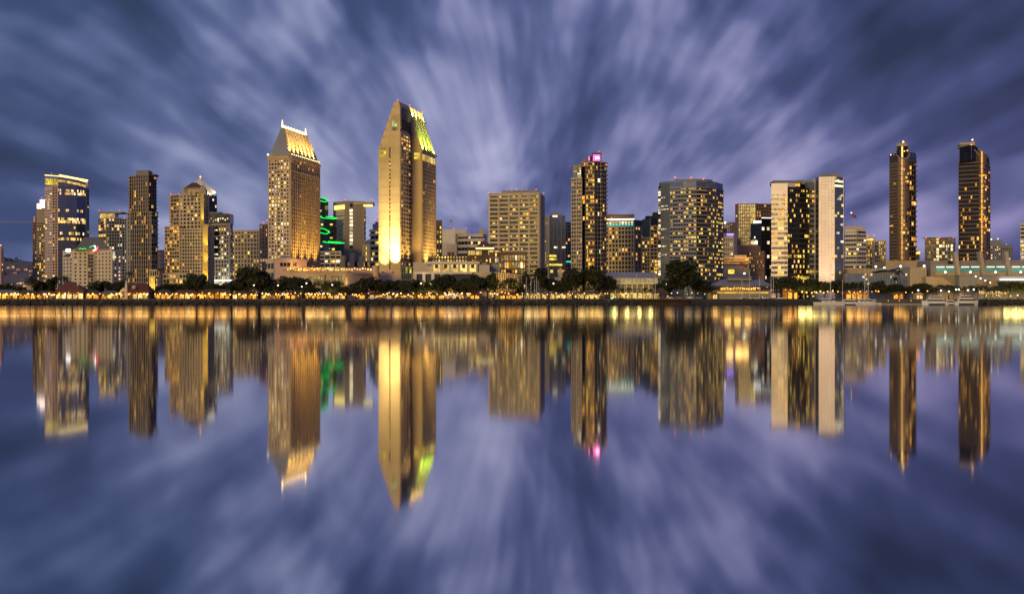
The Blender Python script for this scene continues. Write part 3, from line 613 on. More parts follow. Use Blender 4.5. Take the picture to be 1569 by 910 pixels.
b = Bld('office_block', 'white banded mid-rise office under the green neon hexagon tower', 'building', [(489, 1330), (523, 1324)], 385, 22, 'gl_dark')
b.face(0, 4, 12, 'offwhite', pier=.16, band=.45, lit=.08, pal='WC', dp=.5, db=.8); b.beacon(505, 381, 1326, .4, 'g_warm'); b.done()
# tower with cantilevered lit roof
D = 1400
b = Bld('office_tower', 'blank concrete tower with one lit window column and a cantilevered roof with lit soffit', 'tower', [(510.5, 1416), (529, 1398), (557, 1402), (559.5, 1416)], 310, 22, 'taupe')
b.face(0, 1, 22, 'bluegrey', a=.28, b=.95, z0=G, z1=b.Z(323), pier=.1, band=.62, lit=.04, win='gl_steel', bandmat='offwhite', dp=.3, db=.5); b.panel(0, .12, .95, 316, 322, 'g_yellow', 'lit_attic', .5)
b.face(0, 1, 18, 'taupe', a=.05, b=.25, z0=G, z1=b.Z(325), pier=.3, band=.5, lit=.4, pal='DW')
for k in range(11): b.panel(1, .24, .41, 322.5+k*5.55, 326.3+k*5.55, 'lc' if k < 10 else 'gl_dark', 'stair_window', .25)
b.panel(1, .26, .40, 314, 319, 'gl_dark', 'louvre', .3)
b.face(2, 1, 18, 'taupe', z0=G, z1=b.Z(318), pier=.2, band=.4, lit=.45, pal='WD', db=.9)
a_, c_ = P(527, 1397), P(571.5, 1400)
box(b.root, 'cantilever_roof', ((a_.x+c_.x)/2, 1410, Z(313.4, 1398)), c_.x-a_.x, 20, Z(309, 1398)-Z(313.4, 1398), 'cream2', .03)
for k in range(7): q = P3(557.5+k*1.9, 315.5, 1402); ball(b.root, 'soffit_lamp', q, .65, 'g_yellow')
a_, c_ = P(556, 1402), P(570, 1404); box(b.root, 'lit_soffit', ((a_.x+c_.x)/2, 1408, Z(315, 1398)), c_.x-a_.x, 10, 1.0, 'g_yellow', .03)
for px in (511, 529, 570): b.beacon(px, 306, 1404, .7)
b.done()
# concrete stair-tower block, lit round block and stepped balcony block between the hotel towers
b = Bld('office_block', 'low block of pale concrete piers and dark lit gaps behind the pink terrace', 'building', [(521, 1180), (567, 1174)], 400, 18, 'gl_warm')
b.face(0, 12, 6, 'taupe', pier=.1, band=.2, lit=.35, pal='WDA')
for a_, c_, py in ((521.5, 529, 391.5), (535.5, 543, 387), (549.5, 557, 392)): b.roofbox(a_, c_, py, 1172, 10, 'cream', 'stair_tower', 416)
b.roofbox(529, 536, 398, 1180, 6, 'taupe', 'link_roof'); b.done()
b = Bld('round_block', 'rounded apartment block with lit curved floors and a pale dome', 'building', [(556, 1262), (560, 1254), (566, 1250), (572, 1252), (576, 1262)], 375, 16, 'gl_warm')
for i in range(4): b.face(i, 2, 9, 'cream2', pier=.3, band=.42, lit=.55, pal='WYD')
c = P3(568, 375, 1262); V, Fc = [c+Vector((0, 0, 4.6))], []
for j, (rr_, zz) in enumerate(((3.2, 4.0), (5.2, 2.2), (6, 0))):
    for i in range(14): a = i*2*math.pi/14; V.append(c+Vector((rr_*math.cos(a), rr_*math.sin(a), zz)))
for i in range(14): Fc.append((0, 1+i, 1+(i+1) % 14)); Fc += [(1+j*14+i, 15+j*14+i, 15+j*14+(i+1) % 14, 1+j*14+(i+1) % 14) for j in (0, 1)]
part(b.root, 'dome', V, Fc, 'slate'); b.done()
b = Bld('apartment_block', 'white apartment block with stepped curved balconies beside the floodlit slab tower', 'building', [(568, 1210), (582, 1200)], 352, 20, 'gl_dark')
b.face(0, 2, 13, 'bluegrey', pier=.12, band=.45, lit=.12, pal='WY', db=1.8, bandname='balcony', bandmat='offwhite'); b.roofbox(571, 582, 343, 1206, 10, 'bluegrey', 'penthouse'); b.roofbox(575, 582, 340, 1208, 6, 'bluegrey', 'roof_block'); b.beacon(577, 333, 1208, .6); b.beacon(575, 337, 1208, .6); b.done()
# ------------------------------------------------ floodlit slab tower
e = Vector((-.98, .2)).normalized(); s_ = Vector((.2, .98)).normalized()
CA = P(613, 1052.7); CB = P(646, 1079); LA = 16.4
b = Bld('hotel_tower', 'tallest tower: twin concrete slabs with sloping tops, white floodlit base and green lit roof', 'tower', [(613, 1052.7), (646, 1079)], 157, 1, None)
zA = lambda py: Z(py, 1054)
zB = lambda py: Z(py, 1079)
b.P = [CA+e*LA, CA]
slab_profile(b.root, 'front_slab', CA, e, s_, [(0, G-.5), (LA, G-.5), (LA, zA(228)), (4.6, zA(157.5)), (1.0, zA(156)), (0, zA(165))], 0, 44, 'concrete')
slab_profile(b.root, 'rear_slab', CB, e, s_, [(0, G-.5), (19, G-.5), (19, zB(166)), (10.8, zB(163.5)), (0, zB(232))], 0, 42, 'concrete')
# panel joints on the slab end
def epane(C0, a0, a1, z0, z1, mat, nm, proud=.2):
    A_, B_ = C0+e*a1, C0+e*a0
    return b.pane(A_, B_, z0, z1, mat, nm, proud)
for k in range(17):
    py = 212+k*12.3
    if k == 0: continue
    for a0_, a1_ in ((.12, 7.2), (8.3, LA-.1)): epane(CA, a0_, a1_, zA(min(py+12.3, 414))+.13, zA(py)-.13, 'concrete', 'facade_panel', .14)
for py, py2, wL in ((212, 224.3, 13.3), (200, 212, 11.4), (188, 200, 9.4), (176, 188, 7.4), (166, 176, 5.8)): epane(CA, .12, wL-.1, zA(py2)+.13, zA(py)-.13, 'concrete', 'facade_panel', .14)
epane(CA, 7.3, 8.2, zA(413), zA(226), 'dkbrown', 'slit_recess', .10)
for k in range(26): epane(CA, 7.45, 8.05, zA(243+k*6.4+3.2), zA(243+k*6.4), 'ly' if k < 18 else 'dimroom', 'slit_window', .16)
epane(CA, 1.6, 6.6, zA(201.5), zA(182), 'cream', 'window_frame', .24); epane(CA, 1.9, 6.2, zA(195), zA(183.3), 'gl_teal', 'picture_window', .3); epane(CA, 1.9, 6.2, zA(201), zA(195.6), 'gl_dark', 'picture_window', .3); epane(CA, 2.2, 4.0, zA(193), zA(191.4), 'lc', 'lit_room', .36)
epane(CA, 10.6, 15.2, zA(240.5), zA(230.5), 'ly', 'lit_window', .3)
epane(CB, 1.6, 5.8, zB(243.5), zB(234.5), 'ly', 'lit_window', .3)
# windows on the long sides
side_end = CA+s_*28.5
b.grid(CA+s_*.6, side_end, zA(420), zA(203), 4, 34, 'concrete', pier=.22, band=.46, lit=.10, pal='WWA', win='gl_warm', db=.5, rowlit={k: .28 for k in range(26, 34)})
b.pane(CA+s_*.4, side_end, zA(198), zA(183), 'gl_dark', 'upper_glazing', .5); b.pane(CA+s_*.4, side_end, zA(182), zA(164), 'slate', 'roof_cladding', .6)
for k in range(9): b.pane(CA+s_*(1+k*3), CA+s_*(1.4+k*3), zA(198), zA(164), 'brown', 'mullion', .8)
for k in range(33):
    q = side_end-s_*1.6-Vector((e.x, e.y))*.9; box(b.root, 'balcony', (q.x, q.y, zA(200+k*6.4)), 1.6, 3.2, .9, 'brown', .2)
SB = CB+s_*41
b.grid(CB+s_*.4, SB, zB(418), zB(246.5), 10, 30, 'concrete', pier=.30, band=.38, lit=.03, pal='WA', win='gl_warm', dp=.6)
for k in range(5): b.pane(CB+s_*(2+k*8), CB+s_*(7.4+k*8), zB(246)+.4, zB(236), 'recess' if k else 'ly', 'attic_window', .4)
# sloping lit roof of the rear slab
lo0, hi0 = CB, CB+e*10.8
def roofp(f, t__, off=.0): q = CB+e*(10.8*f)+s_*t__; return Vector((q.x-e.x*off*.8, q.y-e.y*off*.8, zB(232)+(zB(163.5)-zB(232))*f+off*.5))
for k in range(7):
    t0_ = 1+k*5.9
    tube(b.root, 'roof_fin', [roofp(0, t0_, .5), roofp(1, t0_, .5)], .42, 'gold')
wall('green_sheet', (.42, .62, .10), rough=.4)
for k in range(6):
    t0_, t1_ = 1.7+k*5.9, 6.2+k*5.9
    for f0, f1, mt in ((.02, .56, 'green_sheet'), (.58, .74, 'gold' if k % 2 else 'gl_dark'), (.76, .99, 'gold')):
        q = [roofp(f0, t0_, .25), roofp(f0, t1_, .25), roofp(f1, t1_, .25), roofp(f1, t0_, .25)]; w_ = [roofp(f0, t0_, -.3), roofp(f0, t1_, -.3), roofp(f1, t1_, -.3), roofp(f1, t0_, -.3)]
        part(b.root, 'roof_panel', w_+q, BOXF, mt)
for k in range(4):
    q = roofp(-.02, 5+k*10.5, 2.2); lamp_light(b.root, 'SPOT', q+Vector((0, 0, .5)), 50000, (.78, .95, .20), roofp(.45, 5+k*10.5), .4, 85, .9); box(b.root, 'floodlight', q-Vector((0, 0, 1)), .9, .9, 1.2, 'blackm')
    q = roofp(.74, 5+k*10.5, 2.0); lamp_light(b.root, 'SPOT', q+Vector((0, 0, .4)), 26000, (1, .72, .3), roofp(.98, 5+k*10.5), .4, 90, .9); box(b.root, 'floodlight', q-Vector((0, 0, .9)), .7, .7, 1.0, 'blackm')
for f, t__ in ((1.02, 2), (1.02, 39)): q = roofp(f, t__, 1.4); ball(b.root, 'beacon', q, .6, 'g_red'); tube(b.root, 'beacon_mast', [q-Vector((0, 0, 2)), q], .15, 'steel')
q = CA+e*2.5+s_*2; ball(b.root, 'beacon', (q.x, q.y, zA(153.5)), .5, 'g_red'); tube(b.root, 'beacon_mast', [(q.x, q.y, zA(158)), (q.x, q.y, zA(153.5))], .15, 'steel')
# ground floodlights that wash the slab end
n_ = Vector((-e.y, e.x))
n_ = -s_
for a_, pw, tz, an in ((3.6, 240000, 375, 60), (3.6, 430000, 270, 44), (11.5, 45000, 380, 70), (11.0, 170000, 245, 46)):
    q = CA+e*a_+n_*6.5; w_ = CA+e*a_
    floodlight(b.root, (q.x, q.y, zA(416)), (w_.x, w_.y, zA(tz)), pw, (1, .74, .34), an, .9, .6)
q = CB-e*8+s_*10; floodlight(b.root, (q.x, q.y, zB(415)), (CB.x+s_.x*10, CB.y+s_.y*10, zB(340)), 90000, (1, .62, .2), 90)
for t__ in (6, 20):  # floodlights added to gild the front slab's long side
    q = CA-e*7+s_*t__; floodlight(b.root, (q.x, q.y, zA(408)), (CA.x+s_.x*t__, CA.y+s_.y*t__, zA(330)), 30000, (1, .62, .2), 80)
for t__ in (24, 36):  # likewise added to gild the rear slab's side
    q = CB-e*8+s_*t__; floodlight(b.root, (q.x, q.y, zB(408)), (CB.x+s_.x*t__, CB.y+s_.y*t__, zB(330)), 40000, (1, .62, .2), 80)
# base of the tower
A_, B_ = P(580, 1050), P(614.5, 1046)
prism(b.root, 'base_block', [A_, B_, B_+s_*6, A_+s_*6], G, Z(417, 1050), 'podium')
A_, B_ = P(615, 1047), P(640, 1050); prism(b.root, 'glass_lobby', [A_, B_, B_+s_*20, A_+s_*20], G, Z(409, 1050), 'gl_teal'); b.grid(A_, B_, G, Z(409, 1050), 8, 5, 'grey', pier=.12, band=.10, lit=.35, pal='YD', win='gl_teal', dp=.3, db=.2)
b.done()
# brown block behind
b = Bld('office_block', 'narrow brown block with a column of yellow windows behind the slab tower', 'building', [(664, 1330), (677.5, 1322)], 338, 20, 'brown')
punch(b, 0, 3, 16, G, b.Z(346), .02, .98, w=.4, h=.5, lit=.62, pal='YYW'); b.done()
# hospital-like white cluster
D = 1700
b = Bld('office_block', 'pale windowless block with red roof lights and a grey step behind the slab tower', 'building', [(677, 1712), (697, 1700), (714, 1704)], 352, 24, 'white')
b.panel(1, .05, .95, 359, 430, 'midgrey', 'grey_bay', .6); punch(b, 1, 4, 10, G, b.Z(362), .1, .9, lit=.05)
b.roofbox(684, 700, 374, 1690, 8, 'offwhite', 'front_block', 440); b.roofbox(677, 686, 372, 1692, 6, 'white', 'front_block', 440)
for k in range(5): q = P3(686.5+k*2.1, 387, 1689.6); box(b.root, 'tall_window', q-Vector((0, 0, 4.5)), .9, .4, 5, 'gl_dark')
for px, py in ((678.5, 352), (695, 350), (714, 350)): b.beacon(px, py, 1706, .8)
b.done()
b = Bld('office_block', 'white banded mid-rise with a square stack on its roof', 'building', [(702, 1650), (717, 1640), (740, 1644), (746, 1656)], 359, 22, 'gl_dark')
b.face(0, 3, 11, 'bluegrey', pier=.04, band=.48, lit=.04, db=.7, bandmat='offwhite'); b.face(1, 6, 11, 'white', pier=.05, band=.48, lit=.12, pal='WC', db=.7); b.face(2, 1, 11, 'white', pier=.1, band=.5, lit=0)
b.roofbox(734, 743.5, 351, 1648, 8, 'cream2', 'roof_stack'); b.done()
D = 1690; q = P3(692.5, 350, D)
fp = thing('flagpole', 'flag on a pole standing on the pale windowless block', 'flag', (q.x, q.y+14, Z(352, 1712)-.3))
c = base(fp); tube(fp, 'pole', [c, c+Vector((0, 0, 12.0))], (.22, .12), 'steel', 6)
V, Fc = [], []
for i in range(7):
    for j in (0, 1): V.append(c+Vector((-i*.6, .35*math.sin(i*.9), 11.6-j*2.3-.08*i)))
Fc = [(2*i, 2*i+2, 2*i+3, 2*i+1) for i in range(6)]
V2 = [v_+Vector((0, .08, 0)) for v_ in V]; n0 = len(V); Fc += [tuple(n0+x for x in reversed(f)) for f in Fc]
part(fp, 'flag_cloth', V+V2, Fc, 'grey')
# pavilion with glowing lantern storey
D = 990
b = Bld('restaurant_pavilion', 'pavilion with brown hip roofs and a row of glowing yellow windows', 'pavilion', [(716.5, 1000), (768.5, 998)], 392, 26, 'dkbrown')
zt, zl = Z(383, 1000), Z(391.6, 1000)
pb = [P(718, 1000), P(768, 998)]
prism(b.root, 'lantern_core', [pb[0], pb[1], pb[1]+Vector((0, 18)), pb[0]+Vector((0, 18))], zl, zt, 'dkbrown')
for a_, c_ in ((.0, .035), (.055, .20), (.225, .335), (.35, .40), (.60, .635), (.65, .76), (.79, .915), (.94, .99)):
    b.pane(pb[0].lerp(pb[1], a_), pb[0].lerp(pb[1], c_), zl+.4, zt-.3, 'recess', 'window', .3)
def hip(par, nm, px0, px1, py_e, py_r, D_, dep, rx0, rx1, mat, over=1.5):
    a0, a1 = P(px0, D_-over), P(px1, D_-over); z0_, z1_ = Z(py_e, D_), Z(py_r, D_)
    r0_, r1_ = P(rx0, D_+dep/2), P(rx1, D_+dep/2)
    V = [(a0.x, D_-over, z0_), (a1.x, D_-over, z0_), (a1.x, D_+dep, z0_), (a0.x, D_+dep, z0_), (r0_.x, D_+dep/2, z1_), (r1_.x, D_+dep/2, z1_), (a0.x, D_-over, z0_-.5), (a1.x, D_-over, z0_-.5), (a1.x, D_+dep, z0_-.5), (a0.x, D_+dep, z0_-.5)]
    return part(par, nm, V, [(0, 1, 5, 4), (1, 2, 5), (2, 3, 4, 5), (3, 0, 4), (6, 7, 1, 0), (7, 8, 2, 1), (9, 6, 0, 3), (9, 8, 7, 6)], mat)
hip(b.root, 'lower_roof', 715, 770, 383, 379.5, 999, 20, 730, 755, 'dkbrown'); a_, c_ = P(729, 998), P(757, 998); box(b.root, 'lit_cornice', ((a_.x+c_.x)/2, 1005, Z(381, 998)), c_.x-a_.x, 12, .8, 'g_crown')
hip(b.root, 'upper_roof', 727, 759, 379.6, 369, 1001, 16, 740.5, 743.5, 'redroof'); b.beacon(742, 366.5, 1009, .5); ball(b.root, 'roof_lamp', P3(741, 376.5, 1001), .35, 'g_warm'); b.done()
# brown lodge behind the white podium
b = Bld('brick_block', 'long low brown building with scattered lit windows under the glowing pavilion', 'building', [(662, 1004), (716, 1000), (800, 996), (806, 1010)], 392, 16, 'dkbrown')
punch(b, 0, 12, 2, Z(402, 1004), Z(392, 1004), lit=.45, pal='WCY', w=.5, h=.5); b.face(1, 17, 3, 'brown', z0=Z(412, 1000), z1=Z(385, 1000)-.5-0.5*0, a=.40, b=1.0, pier=.22, band=.25, lit=.3, pal='WDC', win='gl_warm')
punch(b, 1, 7, 2, Z(402, 1000), Z(392, 1000), .02, .38, lit=.3, pal='WAD', w=.5, h=.5)
a_, c_ = P(766, 994), P(807, 994); box(b.root, 'roof_slab', ((a_.x+c_.x)/2, 1004, Z(389, 994)), c_.x-a_.x, 18, Z(385.5, 994)-Z(389, 994), 'brown')
prism(b.root, 'east_wing', [P(766, 998.5), P(807, 994.5), P(808, 1010), P(767, 1014)], G, Z(388.6, 994), 'gl_warm')
b.grid(P(767, 997.5), P(806, 994), G, Z(388.6, 994), 9, 6, 'brown', pier=.25, band=.22, lit=.3, pal='WDAC', win='gl_warm'); b.done()
# white podium with glowing loggias
b = Bld('hotel_podium', 'white two tier hotel podium with five glowing loggia openings', 'building', [(633, 958), (650, 956), (734, 953), (738, 966)], 402, 22, 'offwhite', z0=G)
for k in range(5):
    x0 = 664+k*13.8; A_, B_ = P(x0, 951.6), P(x0+10, 951.4); A2, B2 = P(x0-1.2, 951.2), P(x0+11.2, 951)
    b.pane(A_+Vector((0, 1.6)), B_+Vector((0, 1.6)), Z(416.5, 953), Z(405.5, 953), 'recess', 'loggia_opening', .5)
    for q in (x0-2.4, x0+10.2): b.pane(P(q, 951), P(q+2.2, 951), Z(417, 953), Z(404.5, 953), 'white', 'loggia_pier', 1.2)
    b.pane(P(x0+2.5, 951.7), P(x0+7.5, 951.7), Z(411, 953), Z(405.5, 953), 'dkbrown', 'loggia_blind', .4)
b.pane(P(650, 950.8), P(735, 950.4), Z(404.6, 953), Z(401, 953), 'white', 'cornice', 1.8)
# lower tier
A_, B_ = P(634, 944), P(733, 941)
prism(b.root, 'lower_tier', [A_, B_, B_+Vector((1, 10)), A_+Vector((1, 12))], G, Z(417.2, 942), 'gl_dark')
b.pane(A_, B_, Z(419.8, 942), Z(416.6, 942), 'white', 'cornice', 1.2)
for k in range(8): x0 = 634+k*13.7; b.pane(P(x0, 943.4), P(x0+4.6, 943.2), G, Z(419.8, 942), 'white', 'pier', 1.2)
b.pane(A_, B_, G, Z(434, 942), 'cream', 'base_wall', .9)
# side boxes and slatted drum
for x0, x1, py, dd, mt in ((734, 750, 406, 948, 'offwhite'), (735, 746, 402.5, 952, 'taupe'), (750, 766, 405, 962, 'grey'), (726, 765, 417, 936, 'cream')):
    A_, B_ = P(x0, dd), P(x1, dd); prism(b.root, 'side_block', [A_, B_, B_+Vector((0, 9)), A_+Vector((0, 9))], G, Z(py, dd), mt)
cpts = [P(760, 934), P(770, 928), P(782, 926), P(792, 929), P(799, 937)]
prism(b.root, 'drum_core', cpts+[P(799, 950), P(760, 950)], G, Z(418, 930), 'dkbrown')
for i in range(4):
    for k in range(4): q = cpts[i].lerp(cpts[i+1], (k+.5)/4); box(b.root, 'drum_slat', (q.x, q.y, G), .9, .9, Z(417.5+i*.9, 930)-G, 'sand')
for px in (765, 775, 786, 795): floodlight(b.root, P3(px, 440, 921), P3(px, 424, 930), 2600, (1, .66, .2), 100)
floodlight(b.root, P3(660, 436, 934), P3(662, 424, 943), 2500, (1, .8, .5), 110); floodlight(b.root, P3(648, 436, 934), P3(646, 424, 943), 3500, (1, .8, .5), 110)
b.done()
# ------------------------------------------------ pink terrace podium of the gold roofed hotel
b = Bld('hotel_podium', 'pinkish white three storey hotel wing with curved corner balconies and dark square windows', 'building', [(410, 1004), (421, 996), (455, 998), (470, 1006)], 397, 30, 'pinkw')
b.face(0, 2, 3, 'warmw', z0=G+4, z1=b.Z(398), pier=.1, band=.35, lit=.05, db=1.2, bandname='balcony'); b.panel(1, .0, .9, 396, 398.6, 'warmw', 'parapet', .6)
for x0 in (.24, .40, .56): b.panel(1, x0, x0+.12, 403, 408.5, 'gl_black', 'window', .3)
for x0 in (.84, .90, .95): b.panel(1, x0, x0+.035, 402.5, 408.5, 'gl_black', 'window', .3)
c = [P3(421, 397, 1000), P3(446, 397, 1000), P3(450, 397, 1016), P3(424, 397, 1016)]; part(b.root, 'low_roof', c+[P3(434, 392, 1008), P3(440, 392, 1008)], [(0, 1, 5, 4), (1, 2, 5), (2, 3, 4, 5), (3, 0, 4)], 'bluegrey')
b.panel(1, .36, 1.0, 411.5, 415.5, 'dimroom', 'ribbon_window', .25); b.done()
b = Bld('hotel_terrace', 'long pink hotel terrace with string of roof lamps and dark glazed bays', 'terrace', [(446, 984), (470, 978), (530, 974), (582, 1010)], 417, 40, 'podium')
for x0, x1 in ((.18, .60),): pass
for A_, B_ in ((P(473, 976.6), P(497, 975.4)), (P(508, 974.8), P(528, 973.6))):
    b.pane(A_, B_, Z(437, 976), Z(423, 976), 'gl_dark', 'glazed_bay', .3)
    for k in range(5): q = A_.lerp(B_, k/4); b.pane(q, q+Vector((.35, 0)), Z(437, 976), Z(423, 976), 'steel', 'mullion', .6)
    b.pane(A_, B_, Z(430, 976)-.2, Z(430, 976)+.2, 'steel', 'transom', .7); b.pane(A_-Vector((.8, 0)), B_+Vector((.8, 0)), Z(423, 976), Z(420.5, 976), 'sand', 'lintel', 1.0)
for i, z_ in ((0, 421), (1, 421), (2, 424)): b.panel(i, 0, 1, z_-5.5, z_-3.8, 'sand', 'parapet', .8)
b.panel(2, .0, .0+.02, 423, 440, 'sand', 'pilaster', .8); b.panel(2, .5, .51, 417, 437, 'taupe', 'panel_joint', .15)
for k in range(34):
    px = 441+k*4.1; q = P3(px, 412.6+R.uniform(-1.6, 1.4), 980 if px < 530 else 980+(px-530)*.55)
    lp_ = tube(b.root, 'lamp_post', [(q.x, q.y, b.top-.3), q], .12, 'blackm'); ball(lp_, 'terrace_lamp', q, R.choice((.38, .45, .6)), R.choice(('g_warm', 'g_warm', 'g_amber')))
for k in range(9):
    px = 447+k*9.5; A_ = P(px, 996); b.pane(A_, A_+Vector((2.8, 0)), Z(416, 996), Z(410.5, 996), 'shopglow' if k < 5 else 'recess', 'lit_doorway', .4)
prism(b.root, 'terrace_pavilion', [P(444, 996.4), P(578, 1022), P(578, 1032), P(444, 1010)], b.top-1, Z(409.5, 1000), 'pink')
for px in (453, 470, 486): floodlight(b.root, P3(px, 411, 992), P3(px, 402, 1004), 2600, (1, .5, .1), 120)
for px in (475, 531, 536): floodlight(b.root, P3(px, 437.5, 970), P3(px, 425, 977), 1500, (1, .66, .2), 90)
q = P(576, 1002); V, Fc = [], []; tube_geo([(q.x, q.y, G), (q.x, q.y, Z(408, 1002))], 2.2, V, Fc, 12); part(b.root, 'corner_turret', V, Fc, 'sand'); tube(b.root, 'turret_cap', [(q.x, q.y, Z(408.4, 1002)), (q.x, q.y, Z(407, 1002))], 2.6, 'cream', 12)
b.done()

# ------------------------------------------------ right of the centre
b = Bld('hotel_tower', 'broad concrete grid tower with dark balcony bays and notched roof parapet', 'tower', [(749, 1150), (827, 1140), (834, 1176)], 298, 20, 'gl_black')
b.face(0, 5, 24, 'offwhite', pier=.17, band=.46, dp=1.2, db=.8, lit=.0, win='gl_black'); b.W.clear()
b.face(0, 15, 24, 'offwhite', pier=.1, band=.50, piers=False, bands=False, lit=.13, pal='WWYA', win='gl_black', winw=.9)
b.W = [(o_, c_, w_, h_*(.6 if o_ else .9), m_, r_) for o_, c_, w_, h_, m_, r_ in b.W]
b.face(1, 2, 24, 'cream', pier=.5, band=.5, lit=.03); b.panel(0, 0, 1, 296.4, 301, 'offwhite', 'parapet', 1.0)
for k in range(7): b.roofbox(769.5+k*7.6, 775.6+k*7.6, 291.4+R.choice((0, .6)), 1147, 12, 'taupe', 'roof_block')
b.roofbox(769, 822, 294, 1149, 12, 'grey', 'roof_block')
for px, py in ((749.5, 296), (791.5, 290), (821.5, 290.5), (833, 296)): b.beacon(px, py, 1146, .65)
b.done()
b = Bld('glass_tower', 'slate glass office tower with a cream edge and three bright lit floors', 'tower', [(834, 1358), (841.5, 1350), (866, 1354)], 331, 22, 'gl_steel')
b.face(0, 2, 28, 'cream2', pier=.5, band=.5, lit=.1, pal='Y'); b.face(1, 4, 28, 'steel', pier=.10, band=.06, dp=.8, db=.1, lit=0, win='gl_steel', rowlit={9: .4, 5: 0, 2: .7})
for py, a_, c_ in ((392.5, .0, .42), (397.5, .0, .42), (406, .0, .8), (379.5, .3, .5), (379.5, .8, 1), (332, .2, .5)): b.panel(1, a_, c_, py-1.3, py+1.3, 'lc' if py < 390 else 'ly', 'lit_floor', 1.0)
b.roofbox(846, 860, 326, 1358, 10, 'steel', 'rooftop_plant'); b.roofbox(849, 853, 323.5, 1360, 6, 'grey', 'rooftop_plant'); q = P3(858.5, 331, 1356); tube(b.root, 'antenna', [q, q+Vector((0, 0, 5))], .15, 'steel'); b.done()
b = Bld('apartment_tower', 'grey balcony block half hidden beside the pink topped dark tower', 'tower', [(866, 1400), (878, 1396)], 340, 22, 'gl_dark')
b.face(0, 3, 24, 'grey', pier=.25, band=.36, lit=.10, pal='WA', db=.9, ext=.4); b.panel(0, .2, .9, 400, 402, 'g_teal', 'sign_band', 1.0); b.done()
# dark condo tower with pink light
D = 1100
b = Bld('condo_tower', 'dark glass condo tower with a pink lit rooftop box and curved glass roof', 'tower', [(890, 1104), (898, 1094), (911, 1092), (920, 1094), (928.5, 1102)], 250, 24, 'gl_black')
b.face(0, 1, 33, 'darkgrey', pier=.12, band=.12, lit=.2, pal='AWA', win='gl_black'); b.face(1, 4, 33, 'bronzeband', pier=.1, band=.34, lit=.17, pal='AAWY', win='gl_warm', db=1.3, bandmat='taupe', bandname='balcony'); b.face(2, 2, 33, 'midgrey', pier=.08, band=.12, lit=.03, pal='CA', win='gl_dark'); b.face(3, 3, 33, 'bronzeband', pier=.1, band=.34, lit=.10, pal='AWY', win='gl_warm', db=1.3, ext=.5, bandmat='taupe', bandname='balcony')
q = [P(876, 1102), P(883.5, 1096), P(892, 1094), P(893, 1104)]; z1 = b.Z(273.5)
prism(b.root, 'west_wing', q+[q[-1]+Vector((1, 14)), q[0]+Vector((3, 16))], G, z1, 'gl_dark'); b.grid(q[0], q[1], G, z1, 2, 30, 'offwhite', pier=.2, band=.34, lit=.03, win='gl_warm', db=.7); b.grid(q[1], q[2], G, z1, 3, 30, 'offwhite', pier=.25, band=.34, lit=.03, win='gl_warm')
q = [P(879, 1100), P(891, 1094), P(893, 1102)]; prism(b.root, 'upper_wing', q+[q[-1]+Vector((0, 12)), q[0]+Vector((2, 12))], z1-.5, b.Z(254), 'gl_steel'); b.grid(q[0], q[1], z1, b.Z(254), 2, 5, 'grey', pier=.1, band=.3, lit=.45, pal='CDW', win='gl_steel', db=.6)
pf = [(0, Z(254, 1096)), (13, Z(254, 1096)), (13, Z(235.5, 1096)), (10.5, Z(237.5, 1096)), (7, Z(242, 1096)), (3.5, Z(247.5, 1096))]
ax = P(883, 1097); slab_profile(b.root, 'curved_roof', ax, Vector((1, 0)), Vector((0, 1)), pf, 0, 9, 'gl_steel')
for k in range(5): tube(b.root, 'roof_rib', [(ax.x+a_, ax.y-.1, z_) for a_, z_ in ((k*2.6, Z(254, 1096)), (k*2.6, Z([250, 246.5, 242.5, 238.8, 236.3][k], 1096)))], .12, 'steel')
b.roofbox(907.5, 921.5, 234.5, 1095, 9, 'darkgrey', 'rooftop_box'); b.roofbox(909, 919.5, 237.5, 1094.6, .8, 'g_pink', 'pink_light_panel', 246.5); b.roofbox(901.5, 906.5, 239.5, 1096, 6, 'gl_dark', 'rooftop_box'); b.roofbox(901.8, 903.6, 240, 1095.6, .8, 'g_pink', 'pink_light_panel', 246)
b.roofbox(911, 919, 239, 1094.2, .5, 'g_magenta', 'pink_light_panel', 245); b.roofbox(912.8, 917.8, 240.6, 1093.8, .4, 'g_neonwhite', 'pink_light_panel', 243.6)
b.roofbox(920, 928, 253 - 3, 1098, 8, 'bronzeband', 'penthouse', 256); b.beacon(917.5, 232.5, 1097, .6); b.beacon(929, 252.5, 1100, .8); b.beacon(896.5, 251.5, 1093, .7); q = P3(913.5, 235, 1098); tube(b.root, 'antenna', [q, q+Vector((0, 0, 3.5))], .1, 'steel'); b.done()
# cream hotel with teal attic
b = Bld('hotel', 'cream hotel block with glowing pale cornice and teal lit attic windows', 'hotel', [(928, 1260), (972, 1250), (987, 1262)], 338, 24, 'gl_dark')
b.face(0, 9, 17, 'cream', z1=b.Z(347), pier=.36, band=.34, lit=.08, pal='WA', win='gl_warm'); b.face(1, 3, 17, 'tan', z1=b.Z(347), pier=.36, band=.34, lit=.12, pal='WA', win='gl_warm')
b.panel(0, 0, 1, 337, 346.5, 'cream2', 'attic', .3)
for k in range(9): b.panel(0, .03+k*.108, .03+k*.108+.06, 340.5, 343.5, 'lc', 'attic_window', .5); b.panel(0, .03+k*.108, .03+k*.108+.06, 344, 346.5, 'g_teal', 'teal_panel', .5)
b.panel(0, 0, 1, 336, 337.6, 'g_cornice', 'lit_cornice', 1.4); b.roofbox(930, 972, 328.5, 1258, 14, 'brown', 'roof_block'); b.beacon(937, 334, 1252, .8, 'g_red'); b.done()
b = Bld('condo_tower', 'dark topped balcony block squeezed between the teal attic hotel and the curved hotel', 'tower', [(984, 1222), (996, 1214), (1012, 1220)], 336, 22, 'gl_green')
